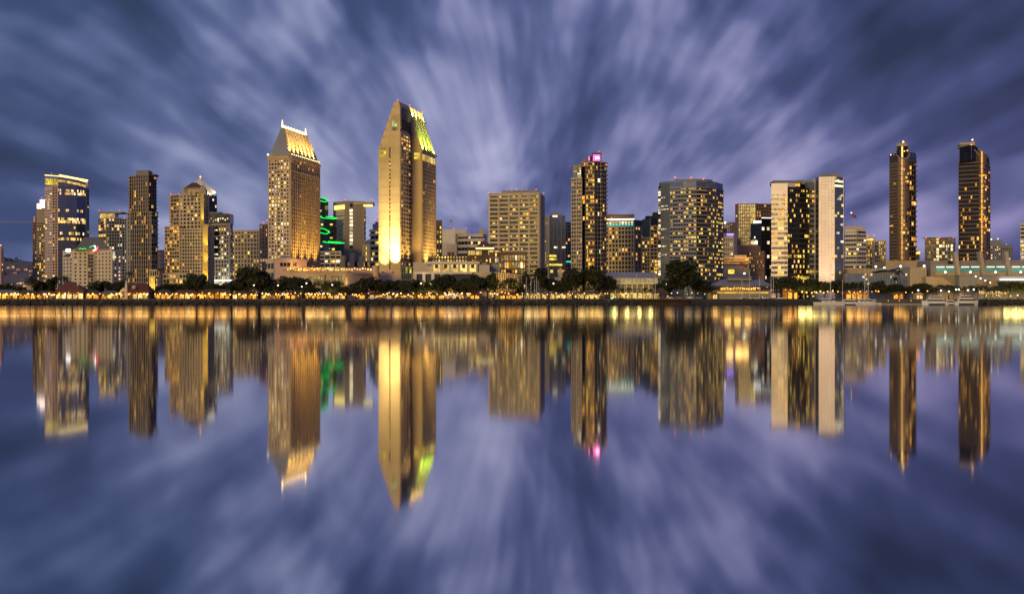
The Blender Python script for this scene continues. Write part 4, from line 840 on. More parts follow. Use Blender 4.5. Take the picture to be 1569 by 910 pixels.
b.face(0, 3, 17, 'tan', pier=.2, band=.36, lit=.18, pal='YW', z1=b.Z(364), db=.9); b.face(1, 3, 22, 'tan', pier=.14, band=.32, lit=.2, pal='YWA', db=.9, rowlit={10: .8}, win='gl_green'); b.panel(1, 0, 1, 336, 346, 'gl_black', 'roof_screen', 1.3); b.roofbox(1001, 1010, 325.5, 1218, 8, 'blackm', 'rooftop_plant'); b.roofbox(990, 1010, 331, 1219, 10, 'blackm', 'rooftop_plant'); b.done()
# ------------------------------------------------ curved hotel with blue glass edge
D = 1020
pts = [(1010, 1040), (1012.2, 1036), (1027, 1026), (1047, 1019), (1067, 1018), (1083, 1024), (1097, 1036), (1107.5, 1054)]
b = Bld('hotel_tower', 'broad curved dark hotel with smooth blue glass edge and many yellow windows', 'tower', pts, 282, 20, 'gl_slate')
zt = b.Z(288)
for k in range(36):
    py = 286+k*3.9; A_, B_ = b.P[0], b.P[1]
    b.pane(A_-Vector((.2, .0)), B_, b.Z(py+3.1), b.Z(py), R.choice(('lc', 'lc', 'dimroom', 'gl_dark')), 'edge_light', .5)
b.face(1, 5, 46, 'bluegrey', z1=b.Z(283), pier=.03, band=.05, lit=0, dp=.06, db=.08, win='gl_slate')
for py, n0 in ((304, 3), (317, 5), (322, 6), (352, 4), (378, 4), (391, 4), (365, 2)):
    for k in range(n0): b.panel(1, .1+k*.14, .1+k*.14+.08, py-.8, py+.8, 'lc', 'window', .2)
for i, cc, lt in ((2, 5, .16), (3, 5, .26), (4, 5, .30), (5, 5, .36), (6, 4, .28)):
    b.face(i, cc, 24, 'bluegrey' if i < 4 else 'darkgrey', z0=b.Z(436), z1=b.Z(289), pier=.12 if i < 4 else .08, band=.55 if i < 4 else .48, dp=.4, db=.6, lit=lt, pal='YYWA', win='gl_black', bandname='balcony', bandmat='bluegrey' if i < 4 else 'midgrey')
for py in (295, 301, 307.5, 313.5, 319.5, 325.5): b.panel(4, .0, .85, py-.9, py+1.1, 'pinkw', 'pale_balcony', 1.3)
top_pts = [p_+Vector((0, 1.0)) for p_ in b.P]
prism(b.root, 'parapet', [p_+Vector((0, .15)) for p_ in b.P]+[b.P[-1]+b.back, b.P[0]+b.back], b.top-.2, b.top+1.0, 'bluegrey')
rp = [P(1034, 1036), P(1060, 1030), P(1085, 1034), P(1092, 1040)]; prism(b.root, 'roof_deck', rp+[P(1090, 1052), P(1036, 1052)], b.top, Z(274.5, 1032), 'greyroof')
for px, py in ((1034.5, 272), (1059, 272.5), (1078, 274.5)): b.beacon(px, py, 1030, .95)
b.done()
# behind the curved hotel
b = Bld('office_block', 'grey block with a bright roof lamp beside the curved hotel', 'building', [(1100, 1560), (1118, 1552), (1127, 1560)], 341, 20, 'grey')
punch(b, 0, 5, 10, G+40, b.top, lit=.1); b.roofbox(1108, 1113, 350, 1550, 2, 'gl_dark', 'louvre', 356); b.beacon(1111, 341.5, 1548, 1.6, 'g_white'); b.beacon(1121, 344, 1552, .8); b.done()
b = Bld('office_block', 'pale block with a violet neon line along its top', 'building', [(1107, 1480), (1124, 1472), (1129, 1480)], 361, 20, 'offwhite')
b.panel(0, 0, 1, 358.6, 361, 'g_purple', 'neon_line', .8); b.roofbox(1107, 1126, 357.5, 1476, 8, 'bluegrey', 'roof_edge', 361.5); punch(b, 0, 5, 9, G+20, b.Z(364), .1, .95, w=.3, h=.5, lit=.1, pal='C'); b.done()
b = Bld('condo_tower', 'brown slab tower with vertical piers and dark core behind the brick block', 'tower', [(1127, 1520), (1131, 1512), (1158, 1508), (1182, 1516)], 313, 24, 'gl_warm')
b.face(0, 1, 28, 'brown', pier=.2, band=.4, lit=.05); b.face(1, 8, 28, 'taupe', pier=.38, band=.3, lit=.04, pal='WA', win='gl_warm'); b.face(2, 6, 28, 'brown', pier=.3, band=.3, lit=.12, pal='WA', win='gl_warm'); b.panel(1, .72, .98, 318, 430, 'gl_black', 'dark_core', .8)
for px in (1128, 1141, 1164): b.beacon(px, 311, 1512, .7)
b.done()
b = Bld('glass_tower', 'black glass block with a bright white line along its sloping top', 'tower', [(1150, 1410), (1167, 1402), (1183, 1404)], 343, 22, 'gl_black')
b.face(0, 4, 22, 'blackm', pier=.06, band=.1, lit=.02, win='gl_black', z1=b.Z(350)); b.face(1, 4, 22, 'blackm', pier=.06, band=.1, lit=.04, win='gl_black', rowlit={6: .7, 3: .8, 2: .8}, pal='C'); b.panel(1, 0, 1, 334.2, 335.2, 'g_canopy', 'lit_edge', .4); b.panel(0, .3, .95, 339, 342.4, 'g_canopy', 'lit_edge', .6); b.panel(1, 0, 1, 335, 344, 'gl_black', 'parapet', .3)
b.done()
# old brick block with lantern cupola, parking terrace
b = Bld('brick_block', 'old brick block with a glowing white cupola on its rear roof', 'building', [(1148, 1200), (1171, 1194), (1173, 1204)], 385, 20, 'brick')
punch(b, 0, 8, 5, b.Z(417), b.Z(386), w=.3, h=.45, lit=.3, pal='WWD', win='gl_dark'); b.roofbox(1133, 1165, 376.5, 1206, 12, 'brick', 'rear_block', 430)
for px in (1152.2, 1157.2): b.roofbox(px, px+3.6, 368, 1208, 4, 'lc', 'cupola_light', 375)
b.roofbox(1151.5, 1161.5, 374.6, 1207.5, 6, 'cream', 'cupola_base', 377); hip(b.root, 'cupola_roof', 1151.5, 1161.5, 368, 365.4, 1208, 5, 1156, 1157, 'cream', .3); ball(b.root, 'finial_lamp', P3(1156.5, 363.6, 1210), .6, 'g_white'); b.done()
b = Bld('parking_building', 'low pale parking building with two lit open decks and grey ramp wall', 'building', [(1108, 1150), (1148, 1146)], 396, 22, 'grey')
b.face(0, 4, 2, 'sand', z0=b.Z(405), z1=b.Z(394.5), pier=.08, band=.5, lit=.4, pal='DA', win='gl_dark', db=.9); b.panel(0, .2, .42, 413, 419.5, 'ly', 'lit_opening', .4); b.roofbox(1125, 1144, 391, 1150, 12, 'sand', 'roof_deck')
for px, pw in ((1118, 7000), (1132, 9000), (1142, 7000)): q = P3(px, 390.5, 1141); lamp_light(b.root, 'POINT', q, pw*.2, (1, .55, .15), size=3)
b.done()
# ------------------------------------------------ mirrored hotel, banded wing and mirror tower
D = 1000
b = Bld('hotel_tower', 'mirror glass hotel with pink banded wing, middle coloured dark as a reflected tower and tall pale mirror shaft', 'tower', [(1182, 1004.4), (1207, 1001), (1225, 1004), (1240, 1008), (1254, 1012)], 282, 24, 'gl_black')
rows = 22
b.face(0, 2, rows, 'pinkw', z1=b.Z(295), pier=.06, band=.5, lit=.16, pal='WYA', win='gl_black', dp=.3, db=.8, bandmat='gl_sunset_tint', a=0, b=.78); b.face(0, 1, rows, 'pinkw', z1=b.Z(295), a=.78, b=1, pier=.1, band=.35, lit=.1, win='gl_black', bandmat='gl_sunset_tint', db=.5)
b.panel(0, 0, 1, 281.5, 295, 'gl_sunset_tint', 'mirror_attic', .9)
for i in (1, 2):
    b.face(i, 6, rows, 'blackm', z1=b.Z(288), pier=.12, band=.40, dp=.2, db=.3, lit=.17, pal='YYWA', win='gl_black')  # reflection of another tower, put into the colour as dark glass
b.face(3, 2, rows, 'bluegrey', z1=b.Z(288), pier=.05, band=.5, dp=.2, db=.4, lit=.1, pal='YA', win='gl_black', a=0, b=.6, bandmat='gl_slate'); b.face(3, 2, rows, 'blackm', z1=b.Z(288), a=.6, b=1, pier=.08, band=.12, lit=.08, pal='A', win='gl_black')
# glass attic; its stepped dark glazing is coloured as the reflected tower
b.panel(1, 0, .6, 281.5, 287, 'gl_sunset_tint', 'mirror_attic', .7); b.panel(2, .55, 1, 279.5, 288, 'gl_slate', 'mirror_attic', .7); b.panel(3, 0, .7, 278.5, 289.5, 'gl_slate', 'mirror_attic', .7); b.panel(1, .6, 1, 282, 286, 'la', 'lit_attic', .5); b.panel(2, 0, .55, 284, 289, 'gl_black', 'attic_reflection', .6)
for i, p0, p1, py, dd in ((0, 1186, 1226, 276.6, 1006), (1, 1222, 1252, 276, 1014)):
    A_, B_ = P(p0, dd), P(p1, dd); prism(b.root, 'roof_deck', [A_, B_, B_+Vector((0, 16)), A_+Vector((0, 16))], b.top-.5, Z(py, dd), 'greyroof')
q = [P(1250, 1004), P(1254.5, 995), P(1279, 991.4), P(1292, 998), P(1294, 1016)]; z1 = Z(271.5, 996)
prism(b.root, 'mirror_shaft', q+[q[-1]+Vector((0, 10)), q[0]+Vector((0, 20))], G-.4, z1, 'gl_sunset_tint')
b.grid(q[1], q[2], Z(436, 996), z1, 5, 40, 'taupe', pier=.05, band=.06, dp=.05, db=.07, lit=0, win='gl_sunset_tint', bandname='glazing_bar')
A_ = q[1].lerp(q[2], .80)
for k in range(22): py = 292+k*6.4; b.pane(A_, q[2]-Vector((.6, -.1)), Z(py+2.6, 993), Z(py, 993), 'gl_sunset_tint' if k % 4 else 'lw', 'bay_window', .3)
b.grid(q[2], q[3], Z(436, 996), z1, 4, 40, 'bluegrey', pier=.03, band=.05, dp=.06, db=.08, lit=.02, win='gl_slate', bandname='glazing_bar', pal='Y')
for py, a_, c_ in ((278, 0, 1), (285, 0, .95), (299, .7, 1), (305, .3, .7), (331, .7, 1), (344, .7, .95), (357, .2, .5), (370, .7, 1)): b.pane(q[2].lerp(q[3], a_), q[2].lerp(q[3], c_), Z(py+1.6, 994), Z(py-1.4, 994), 'lc', 'lit_window', .3)
b.pane(q[0], q[1], Z(436, 1000), z1, 'gl_dark', 'dark_return', .2); b.pane(q[3], q[4], Z(436, 1000), z1, 'gl_dark', 'dark_return', .2)
prism(b.root, 'shaft_roof', [P(1256, 1000), P(1288, 1000), P(1286, 1012), P(1262, 1012)], z1-.3, Z(266, 1000), 'greyroof'); b.panel(1, .1, .9, 424, 430, 'la', 'lit_lobby', 1.2); b.panel(2, .0, .9, 423.5, 428, 'ly', 'lit_lobby', 1.2)
for px, pw in ((1190, 9000), (1262, 12000), (1274, 12000)): floodlight(b.root, P3(px, 440, 972), P3(px, 380, 998), pw, (1, .62, .36), 80)
b.done()
# banded white office and the gold lit block
b = Bld('office_block', 'white office with dark ribbon windows stepped beside the mirror shaft', 'building', [(1292, 1400), (1312, 1392), (1327, 1396)], 352, 24, 'gl_black')
for i, cc in ((0, 5), (1, 4)): b.face(i, cc, 16, 'white', pier=.06, band=.60, lit=.08, pal='CY', db=.7, dp=.3, rowlit={4: .8, 6: .5, 10: .25})
b.roofbox(1294, 1322, 346.5, 1398, 12, 'offwhite', 'roof_block'); b.panel(1, .1, .9, 355, 358, 'gl_dark', 'roof_sign', .9); b.done()
b = Bld('hotel', 'gold lit narrow hotel block with red roof lamps', 'hotel', [(1326.5, 1500), (1340, 1494)], 364, 20, 'gl_warm')
b.face(0, 4, 16, 'gold', pier=.4, band=.3, lit=.25, pal='AY'); b.panel(0, .2, .9, 366, 369, 'ly', 'lit_attic', .6); b.beacon(1329, 361.5, 1496, 1.1); b.beacon(1339, 361, 1496, 1.1); b.done()
b = Bld('apartment_block', 'pale cream condo block with small square windows left of the first bronze tower', 'building', [(1338, 1540), (1357.5, 1534)], 369, 20, 'gl_warm')
b.face(0, 7, 16, 'cream2', pier=.42, band=.38, lit=.22, pal='WY', ext=.3); b.done()
# ------------------------------------------------ twin bronze towers
def bronze(label, pl, pcl, pcr, pr, D, tl, tc0, tc1, tr, ring, k):
    b = Bld('condo_tower', label, 'tower', [(pl, D+10), (pcl, D), (pcr, D+2), (pr, D+10)], tl, 20, None, group=None)
    A, B, Cc, E = b.P; bd = B.normalized()*18
    prism(b.root, 'west_shaft', [A, B, B+bd, A+bd], G-.5, Z(tl, D), 'gl_bronze'); prism(b.root, 'east_shaft', [Cc, E, E+bd, Cc+bd], G-.5, Z(tr, D), 'gl_bronze')
    nr = 37
    zt_ = Z(tl+14, D); b.top = zt_
    if k == 0:
        b.grid(A, B, Z(432, D), zt_, 2, nr, 'bronzeband', pier=.06, band=.6, db=.4, dp=.2, lit=.03, pal='WA', win='gl_bronze', bandmat='bronzeband')
        b.grid(Cc, E, Z(432, D), Z(tr+12, D), 3, 24, 'bronzeband', pier=.05, band=.26, db=1.1, dp=.3, ext=.5, lit=.13, pal='WA', win='gl_black', bandname='balcony')
    else:
        b.grid(A, B, Z(432, D), Z(tl+16, D), 10, 29, 'bronzeband', pier=.04, band=.28, db=.9, dp=.3, ext=.3, lit=.06, pal='WA', win='gl_black', bandname='balcony', bandmat='bronzeband')
        b.grid(Cc, E, Z(432, D), Z(tr+8, D), 2, 30, 'bronze', pier=.06, band=.25, db=.7, lit=.12, pal='AW', win='gl_black')
    # round central shaft with a sloping cut top
    c = (B+Cc)/2; r = (Cc-B).length/2*1.06; c = c+Vector((0, r*.25)); n = 24; V, Fc = [], []
    for i in range(n):
        a = 2*math.pi*i/n; x, y = c.x+r*math.cos(a), c.y+r*math.sin(a); f = (math.sin(a)+1)/2 if k == 0 else (1-math.cos(a))/2
        V += [(x, y, G), (x, y, Z(tc1, D)+(Z(tc0, D)-Z(tc1, D))*f)]
    Fc = [(2*i, 2*((i+1) % n), 2*((i+1) % n)+1, 2*i+1) for i in range(n)]
    sh = part(b.root, 'round_shaft', V, Fc+[tuple(2*i+1 for i in range(n))], 'bronze_sheen')
    rim = [Vector(V[2*i+1]) for i in range(n)]; tube(sh, 'rim', rim+rim[:1], .42, 'taupe')
    for q in range(52):
        z = G+8+q*(Z(tc1, D)-G-10)/52; V2, F2 = [], []
        for i in range(n//2+1):
            a = math.pi+math.pi*i/(n//2); V2 += [(c.x+(r+.1)*math.cos(a), c.y+(r+.1)*math.sin(a), z), (c.x+(r+.1)*math.cos(a), c.y+(r+.1)*math.sin(a), z+.5)]
        F2 = [(2*i, 2*i+2, 2*i+3, 2*i+1) for i in range(n//2)]
        if q % 2 == 0: part(sh, 'floor_ring', V2, F2, 'bronze')
    for q in range(26):
        a = math.pi*1.5+R.choice((-.1, .25, .55))*1.0; z = G+12+R.randint(0, 30)*3.2; on = R.random() < .45
        box(sh, 'window', (c.x+(r+.15)*math.cos(a), c.y+(r+.15)*math.sin(a), z), r*.3, .3, 1.7, R.choice(('la', 'lw')) if on else 'gl_black', a+math.pi/2)
    return b, c, r
glass('bronze_sheen', (.30, .21, .12), metal=.55, rough=.30, var=.10)
D = 1170
b, c, r = bronze('bronze tower with a flat round cap over its cut cylinder core', 1363, 1375, 1393, 1403, D, 235, 226, 244, 233, True, 0)
for nm, z0_, z1_, rr_, mt in (('cap_drum', 244, 224.5, .78, 'gl_black'), ('cap_ring', 224.5, 219.8, .92, 'cream2')): V, Fc = [], []; tube_geo([(c.x-.3, c.y, Z(z0_, D)), (c.x-.3, c.y, Z(z1_, D))], r*rr_, V, Fc, 20); part(b.root, nm, V, Fc, mt)
for dx_ in (-2, 0, 2.4): ball(b.root, 'cap_lamp', (c.x+dx_, c.y-r*.85, Z(234+R.uniform(-3, 1), D)), .6, 'g_amber')
ball(b.root, 'beacon', (c.x-.2, c.y-2, Z(217.5, D)), .9, 'g_warm'); tube(b.root, 'beacon_mast', [(c.x-.2, c.y-2, Z(221, D)), (c.x-.2, c.y-2, Z(217.5, D))], .2, 'steel')
for px in (1365, 1370): ball(b.root, 'corner_lamp', P3(px, 237.5, D+6), .55, 'g_warm')
A_, B_ = b.P[2], b.P[3]; b.pane(A_, B_, Z(250, D), Z(235, D), 'gl_blue', 'glass_crown', .6); b.done()
b, c, r = bronze('bronze tower with a sloping black glass shoulder over its cylinder core', 1469, 1500, 1511, 1516.5, D, 232, 228, 240, 246, True, 1)
A, B = b.P[0], b.P[1]
pf = [P3(x_, y_, D+1.5) for x_, y_ in ((1470, 248), (1515.5, 248), (1515.5, 241), (1511, 236), (1493, 223), (1486, 222.5), (1470, 226))]; n_ = len(pf)
part(b.root, 'sloping_shoulder', pf+[q+Vector((q.x/D*13-.6, 13, 0)) for q in pf], [tuple(range(n_)), tuple(range(2*n_-1, n_-1, -1))]+[(i, n_+i, n_+(i+1) % n_, (i+1) % n_) for i in range(n_)], 'gl_black')
q0 = A.lerp(B, .62); q1 = P(1514, D+4); tube(b.root, 'shoulder_rib', [(q0.x, q0.y-.6, Z(223.5, D)), (B.x, B.y-.6, Z(238, D)), (q1.x, q1.y-3, Z(242, D))], .45, 'taupe')
b.roofbox(1471, 1488, 218.5, D+2, 9, 'cream2', 'roof_drum', 222); b.roofbox(1471.5, 1487, 221.9, D+3, 8, 'greyroof', 'roof_drum', 228); b.roofbox(1487.5, 1493.5, 218, D+3, 4, 'pinkw', 'beacon_base', 226); b.beacon(1490, 214.5, D+2, 1.0, 'g_warm'); b.beacon(1488.5, 222, D, .6, 'g_amber')
for py, a_, c_ in ((269, 1500, 1514), (286, 1511, 1516), (319, 1500, 1507), (329, 1498, 1505), (336, 1499, 1512), (338.5, 1503, 1514), (347.5, 1497, 1502), (348, 1506, 1515)): [box(b.root, 'lit_window', (c.x+(r+.12)*math.cos(a), c.y+(r+.12)*math.sin(a), Z(py+.9, D)), r*.42, .3, .95, 'la', a+math.pi/2) for a in [math.pi*(1.12+.115*i) for i in range(7)] if a_-1 <= CX+F*(c.x+r*math.cos(a))/D <= c_+1]
b.done()
# low buildings between and beyond
b = Bld('apartment_block', 'grey brown apartment block with a large yellow lit hall between the bronze towers', 'building', [(1417, 1500), (1461, 1490), (1464, 1502)], 364, 22, 'gl_dark')
b.face(0, 10, 9, 'taupe', z0=b.Z(412), pier=.22, band=.25, lit=.30, pal='WWDC', litfn=lambda c, r, q: .95 if (5 <= c <= 7 and 5 <= r <= 7) else (.8 if c == 9 else q)); b.roofbox(1417, 1462, 365, 1496, 10, 'brown', 'roof_edge')
for px in (1419, 1440, 1461): b.beacon(px, 364.5, 1490, .9)
b.done()
b = Bld('office_block', 'grey stepped block with white roof lamps right of the second bronze tower', 'building', [(1512, 1600), (1530, 1592), (1552, 1596)], 375, 22, 'bluegrey')
punch(b, 0, 6, 8, b.Z(410), b.Z(377), w=.5, h=.5, lit=.2, pal='WC'); punch(b, 1, 7, 8, b.Z(410), b.Z(380), w=.5, h=.5, lit=.12, pal='WC'); b.roofbox(1513, 1536, 368, 1598, 12, 'bluegrey', 'upper_storeys'); b.beacon(1519, 367, 1594, 1.0, 'g_white'); b.beacon(1529, 366, 1596, .9, 'g_warm'); b.beacon(1542, 375, 1596, .8, 'g_warm'); b.done()
b = Bld('apartment_tower', 'white balcony tower cut by the right frame edge', 'tower', [(1563, 1500), (1590, 1496)], 342, 22, 'gl_dark')
b.face(0, 4, 19, 'white', pier=.1, band=.5, lit=.25, pal='CW', db=.9); b.done()
b = Bld('apartment_block', 'tiny crane topped block with an orange sign beside the first bronze tower', 'building', [(1400, 1600), (1412, 1596)], 398, 15, 'grey'); b.panel(0, .3, .8, 385.5, 389.5, 'g_amber', 'orange_sign', .8); b.roofbox(1403, 1409, 384, 1600, 4, 'dkbrown', 'sign_frame'); b.done()
# ------------------------------------------------ convention centre
D = 980
b = Bld('convention_centre', 'long low convention centre with glass hall, white sails, leaning buttress fins and green lit gallery', 'hall', [(1294, 985), (1395, 980)], 419, 50, 'gl_slate')
b.face(0, 26, 6, 'grey', z0=Z(440, 982), z1=Z(419, 982), pier=.10, band=.10, lit=.05, pal='WC', win='gl_slate', dp=.3, db=.3)
A_, B_ = P(1394.5, 972), P(1419.5, 970); prism(b.root, 'beige_block', [A_, B_, B_+Vector((1, 40)), A_+Vector((1, 40))], G, Z(409.5, 972), 'cream')
A_, B_ = P(1357, 1040), P(1426, 1036); prism(b.root, 'rear_hall', [A_, B_, B_+Vector((1, 40)), A_+Vector((1, 40))], G, Z(399.5, 1040), 'tan')
A_, B_ = P(1294, 1015), P(1372, 1012); prism(b.root, 'terrace_wall', [A_, B_, B_+Vector((1, 20)), A_+Vector((1, 20))], G, Z(412, 1012), 'tan')
def sail(x0, x1, py_lo, py_hi, D_):
    V, Fc = [], []; n = 8
    for i in range(n+1):
        f = i/n; x = P(x0+(x1-x0)*f, D_).x; zz = Z(py_lo, D_)+(Z(py_hi, D_)-Z(py_lo, D_))*(1-(1-f)**2)*(.9 if f < 1 else .8)
        for j in range(5): g_ = j/4; V.append((x, D_+g_*22, zz-abs(g_-.5)*2.0*2.2*f))
    for i in range(n):
        for j in range(4): q = i*5+j; Fc.append((q, q+1, q+6, q+5))
    n0 = len(V); V += [(x, y, z-.25) for x, y, z in V]; Fc += [tuple(n0+q for q in reversed(f)) for f in Fc]; part(b.root, 'sail_roof', V, Fc, 'white')
sail(1366, 1398, 413, 404.6, 1000); sail(1340, 1366, 416, 409, 1004)
A_, B_ = P(1368, 1001), P(1396, 1000); b.pane(A_, B_, Z(416, 1000), Z(413.6, 1000), 'gl_dark', 'sail_gallery', .4)
A_, B_ = P(1426, 975), P(1600, 969)
prism(b.root, 'gallery_block', [A_, B_, B_+Vector((1, 40)), A_+Vector((1, 40))], G, Z(405.5, 972), 'taupe')
prism(b.root, 'upper_block', [A_+Vector((2, 8)), B_+Vector((0, 8)), B_+Vector((0, 40)), A_+Vector((2, 40))], Z(406, 972), Z(399, 980), 'greyroof')
for x0 in (1452, 1491, 1508, 1530, 1547, 1580): b.pane(P(x0, 982), P(x0+8.5, 982), Z(404.5, 980), Z(399.6, 980), 'navy', 'plant_screen', .6)
for k in range(5):
    x0 = (1433, 1471, 1510, 1549, 1588)[k]; dg_ = 974.6-(x0-1426)*.0345; A_, B_ = P(x0, dg_), P(x0+31, dg_-1.07)
    b.pane(A_, B_, Z(416.5, 972), Z(408, 972), 'greenroom', 'green_gallery', .3)
    for q in (.06, .55): b.pane(A_.lerp(B_, q), A_.lerp(B_, q+.38), Z(409.6, 972), Z(408.5, 972), 'g_canopy', 'ceiling_light', .5)
    b.pane(A_, B_, Z(422, 972), Z(416.8, 972), 'cream2', 'parapet', .5)
    b.pane(A_-Vector((1, 0)), B_+Vector((1, 0)), Z(407.8, 972), Z(405, 972), 'taupe', 'lintel', .7)
    xf = (1464, 1502.5, 1542, 1581, 1620)[k]; q0, q1 = P3(xf+6, 422, 966), P3(xf+.5, 385.5, 968)
    V = [q0+Vector((-1.1, 0, 0)), q0+Vector((1.1, 0, 0)), q0+Vector((1.1, 6, 0)), q0+Vector((-1.1, 6, 0)), q1+Vector((-1.3, 0, 0)), q1+Vector((1.0, 0, 0)), q1+Vector((1.0, 6, 0)), q1+Vector((-1.3, 6, 0))]
    part(b.root, 'buttress_fin', V, BOXF, 'cream2')
# lower walls, stair wedge and bright undercroft
A_, B_ = P(1419, 960), P(1476, 957); zA_, zB_ = Z(423.5, 958), Z(424.5, 958)
V = [(A_.x, A_.y, G), (B_.x+6, B_.y, G), (B_.x-14, B_.y, zA_-.5), (A_.x, A_.y, zA_), (A_.x, A_.y+14, G), (B_.x+6, B_.y+14, G), (B_.x-14, B_.y+14, zA_-.5), (A_.x, A_.y+14, zA_)]
part(b.root, 'stair_wedge', V, [(0, 1, 2, 3), (7, 6, 5, 4), (0, 4, 5, 1), (1, 5, 6, 2), (2, 6, 7, 3), (3, 7, 4, 0)], 'sand')
A_, B_ = P(1470, 964), P(1600, 960); prism(b.root, 'lower_wall', [A_, B_, B_+Vector((0, 9)), A_+Vector((0, 9))], G, Z(422.6, 962), 'grey')
b.pane(P(1532, 960.6), P(1600, 959), Z(429.5, 960), Z(427.2, 960), 'g_canopy', 'lit_canopy', .8); b.pane(P(1496, 961.6), P(1600, 959), Z(440, 960), Z(430, 960), 'dimroom', 'undercroft', .5); b.pane(P(1500, 960), P(1545, 958.8), Z(450.5, 958), Z(446, 958), 'shopwhite', 'lit_undercroft', .8)
for k in range(4): ball(b.root, 'stair_lamp', P3(1495+k*7.4, 423.5+k*3.2, 956), .55, 'g_white')
b.pane(P(1372, 926+30), P(1382, 926+30), Z(457, 950), Z(450.5, 950), 'shopglow', 'lit_kiosk_front', .6)
floodlight(b.root, P3(1455, 440, 945), P3(1440, 428, 958), 7000, (1, .66, .2), 120); floodlight(b.root, P3(1474, 441, 945), P3(1470, 432, 957), 7000, (1, .6, .15), 100); floodlight(b.root, P3(1385, 412, 990), P3(1385, 406, 1004), 2500, (1, .85, .7), 130)
b.done()

# ================================================================== waterfront
def copy_thing(root, loc, rz=0.0, sc_=(1, 1, 1), label=None, group=None):
    r = root.copy(); COL.objects.link(r); r.location = loc; r.rotation_euler = (0, 0, rz); r.scale = sc_
    if label: r['label'] = label
    if group: r['group'] = group
    for ch in root.children:
        c = ch.copy(); COL.objects.link(c); c.parent = r
        for g_ in ch.children: d = g_.copy(); COL.objects.link(d); d.parent = c
    return r
# ---------------- shops and restaurants of the waterfront village
def shop(name, label, cat, px0, px1, eave, ridge, D, roof, wallm, front='shopglow', dep=10, rx=None, bays=None, floor=457.2, lights=2, power=900):
    c = P((px0+px1)/2, D); a0, a1 = P(px0, D), P(px1, D); w = a1.x-a0.x; ze = Z(eave, D)
    r = thing(name, label, cat, (c.x, D+dep/2, G))
    box(r, 'wall', (c.x, D+dep/2, G), w, dep, ze-G, wallm)
    rx = rx or (px0+(px1-px0)*.22, px1-(px1-px0)*.22)
    hip(r, 'roof', px0-1.2, px1+1.2, eave, ridge, D, dep, rx[0], rx[1], roof, 1.6)
    n = bays or max(2, int(w/3.0)); bw_ = w/n
    for k in range(n):
        x = a0.x+(k+.5)*bw_; hh = (ze-G)*R.uniform(.5, .66)
        m_ = front if R.random() < .86 else R.choice(('gl_warm', 'shopwhite', 'dimroom'))
        o = box(r, 'shop_window', (x, D-.06, G+.25), bw_*.74, .2, hh, m_)
        box(r, 'post', (a0.x+k*bw_, D-.2, G), .28, .3, ze-G, 'timber')
    box(r, 'post', (a1.x, D-.2, G), .28, .3, ze-G, 'timber')
    box(r, 'awning', (c.x, D-1.0, ze-.5), w, 2.0, .25, roof)
    for k in range(lights):
        x = a0.x+w*(k+.5)/lights; q = Vector((x, D-1.8, ze-1.1)); ball(tube(r, 'lamp_stem', [q, q+Vector((0, .6, .8))], .06, 'blackm'), 'eave_lamp', q, .32, 'g_amber')
        lamp_light(r, 'POINT', q+Vector((0, -.8, -.4)), power*.16, (1, .50, .12), size=2.2)
    return r
shop('village_shop', 'long flat roofed shop front under the far hillside', 'shop', 0-14, 27, 447, 443.5, 914, 'slate', 'brown', lights=4)
shop('village_shop', 'lit shop front with shingle roof beside the small square tower', 'shop', 29, 55, 449, 444, 912, 'dkbrown', 'timber', lights=3)
tw = thing('lookout_tower', 'small square lookout tower with a flared dark roof behind the shop fronts', 'tower', (P(46, 925).x, 927, G))
a_ = P(46, 925); box(tw, 'shaft', (a_.x, 927, G), 4.0, 4.0, Z(437, 925)-G, 'grey'); box(tw, 'gallery', (a_.x, 927, Z(447, 925)), 4.8, 4.8, .6, 'grey'); hip(tw, 'roof', 39.5, 52.5, 436, 431.6, 924, 6, 45, 47, 'dkbrown', .6)
for k in range(2): box(tw, 'window', (a_.x-.9+k*1.8, 924.95, Z(442, 925)), 1.0, .2, 1.2, 'dimroom')
shop('village_shop', 'row of orange lit stalls between the square tower and the hip roofed restaurant', 'shop', 57, 83, 449.5, 445, 912, 'redroof', 'timber', lights=3)
rs = shop('village_restaurant', 'restaurant with a big brown hip roof and bright white windows', 'restaurant', 85, 128, 446, 431.5, 914, 'redroof', 'brown', 'shopwhite', 16, (101, 113), lights=3)
q = P3(119, 443, 918); tube(rs, 'chimney', [q, q+Vector((0, 0, 4.6))], .5, 'cream')
shop('village_shop', 'low orange lit shop between the hip roofed restaurant and the white gabled one', 'shop', 131, 152, 449, 444, 914, 'dkbrown', 'timber', lights=2)
shop('village_shop', 'low dark shop with amber eave lamps left of the white gabled restaurant', 'shop', 155, 182, 449.5, 445, 914, 'slate', 'timber', lights=3)
rs = shop('village_restaurant', 'steep roofed restaurant with a white gable front and small steeple', 'restaurant', 195, 227, 447, 433.5, 912, 'redroof', 'brown', 'shopwhite', 16, (197, 225), lights=3)
a0 = P(184, 911).x; a1 = P(195.2, 911).x; am = (a0+a1)/2
V = [(a0, 911, G), (a1, 911, G), (a1, 911, Z(445, 911)), (am, 911, Z(440.5, 911)), (a0, 911, Z(445, 911))]; V += [(x, y+12, z) for x, y, z in V]
part(rs, 'gable_front', V, [(0, 1, 2, 3, 4), (9, 8, 7, 6, 5)]+[(i, 5+i, 5+(i+1) % 5, (i+1) % 5) for i in range(5)], 'warmw')
for py in (449.5, 455.5): box(rs, 'round_window', (am-.2, 910.9, Z(py, 911)), 1.5, .3, 1.1, 'gl_warm')
q = P3(193.4, 446, 912); tube(rs, 'steeple', [q, q+Vector((0, 0, 4.2))], .75, 'white', 6); tube(rs, 'steeple', [q+Vector((0, 0, 4.2)), q+Vector((0, 0, 7.4))], (.7, .12), 'white', 6)
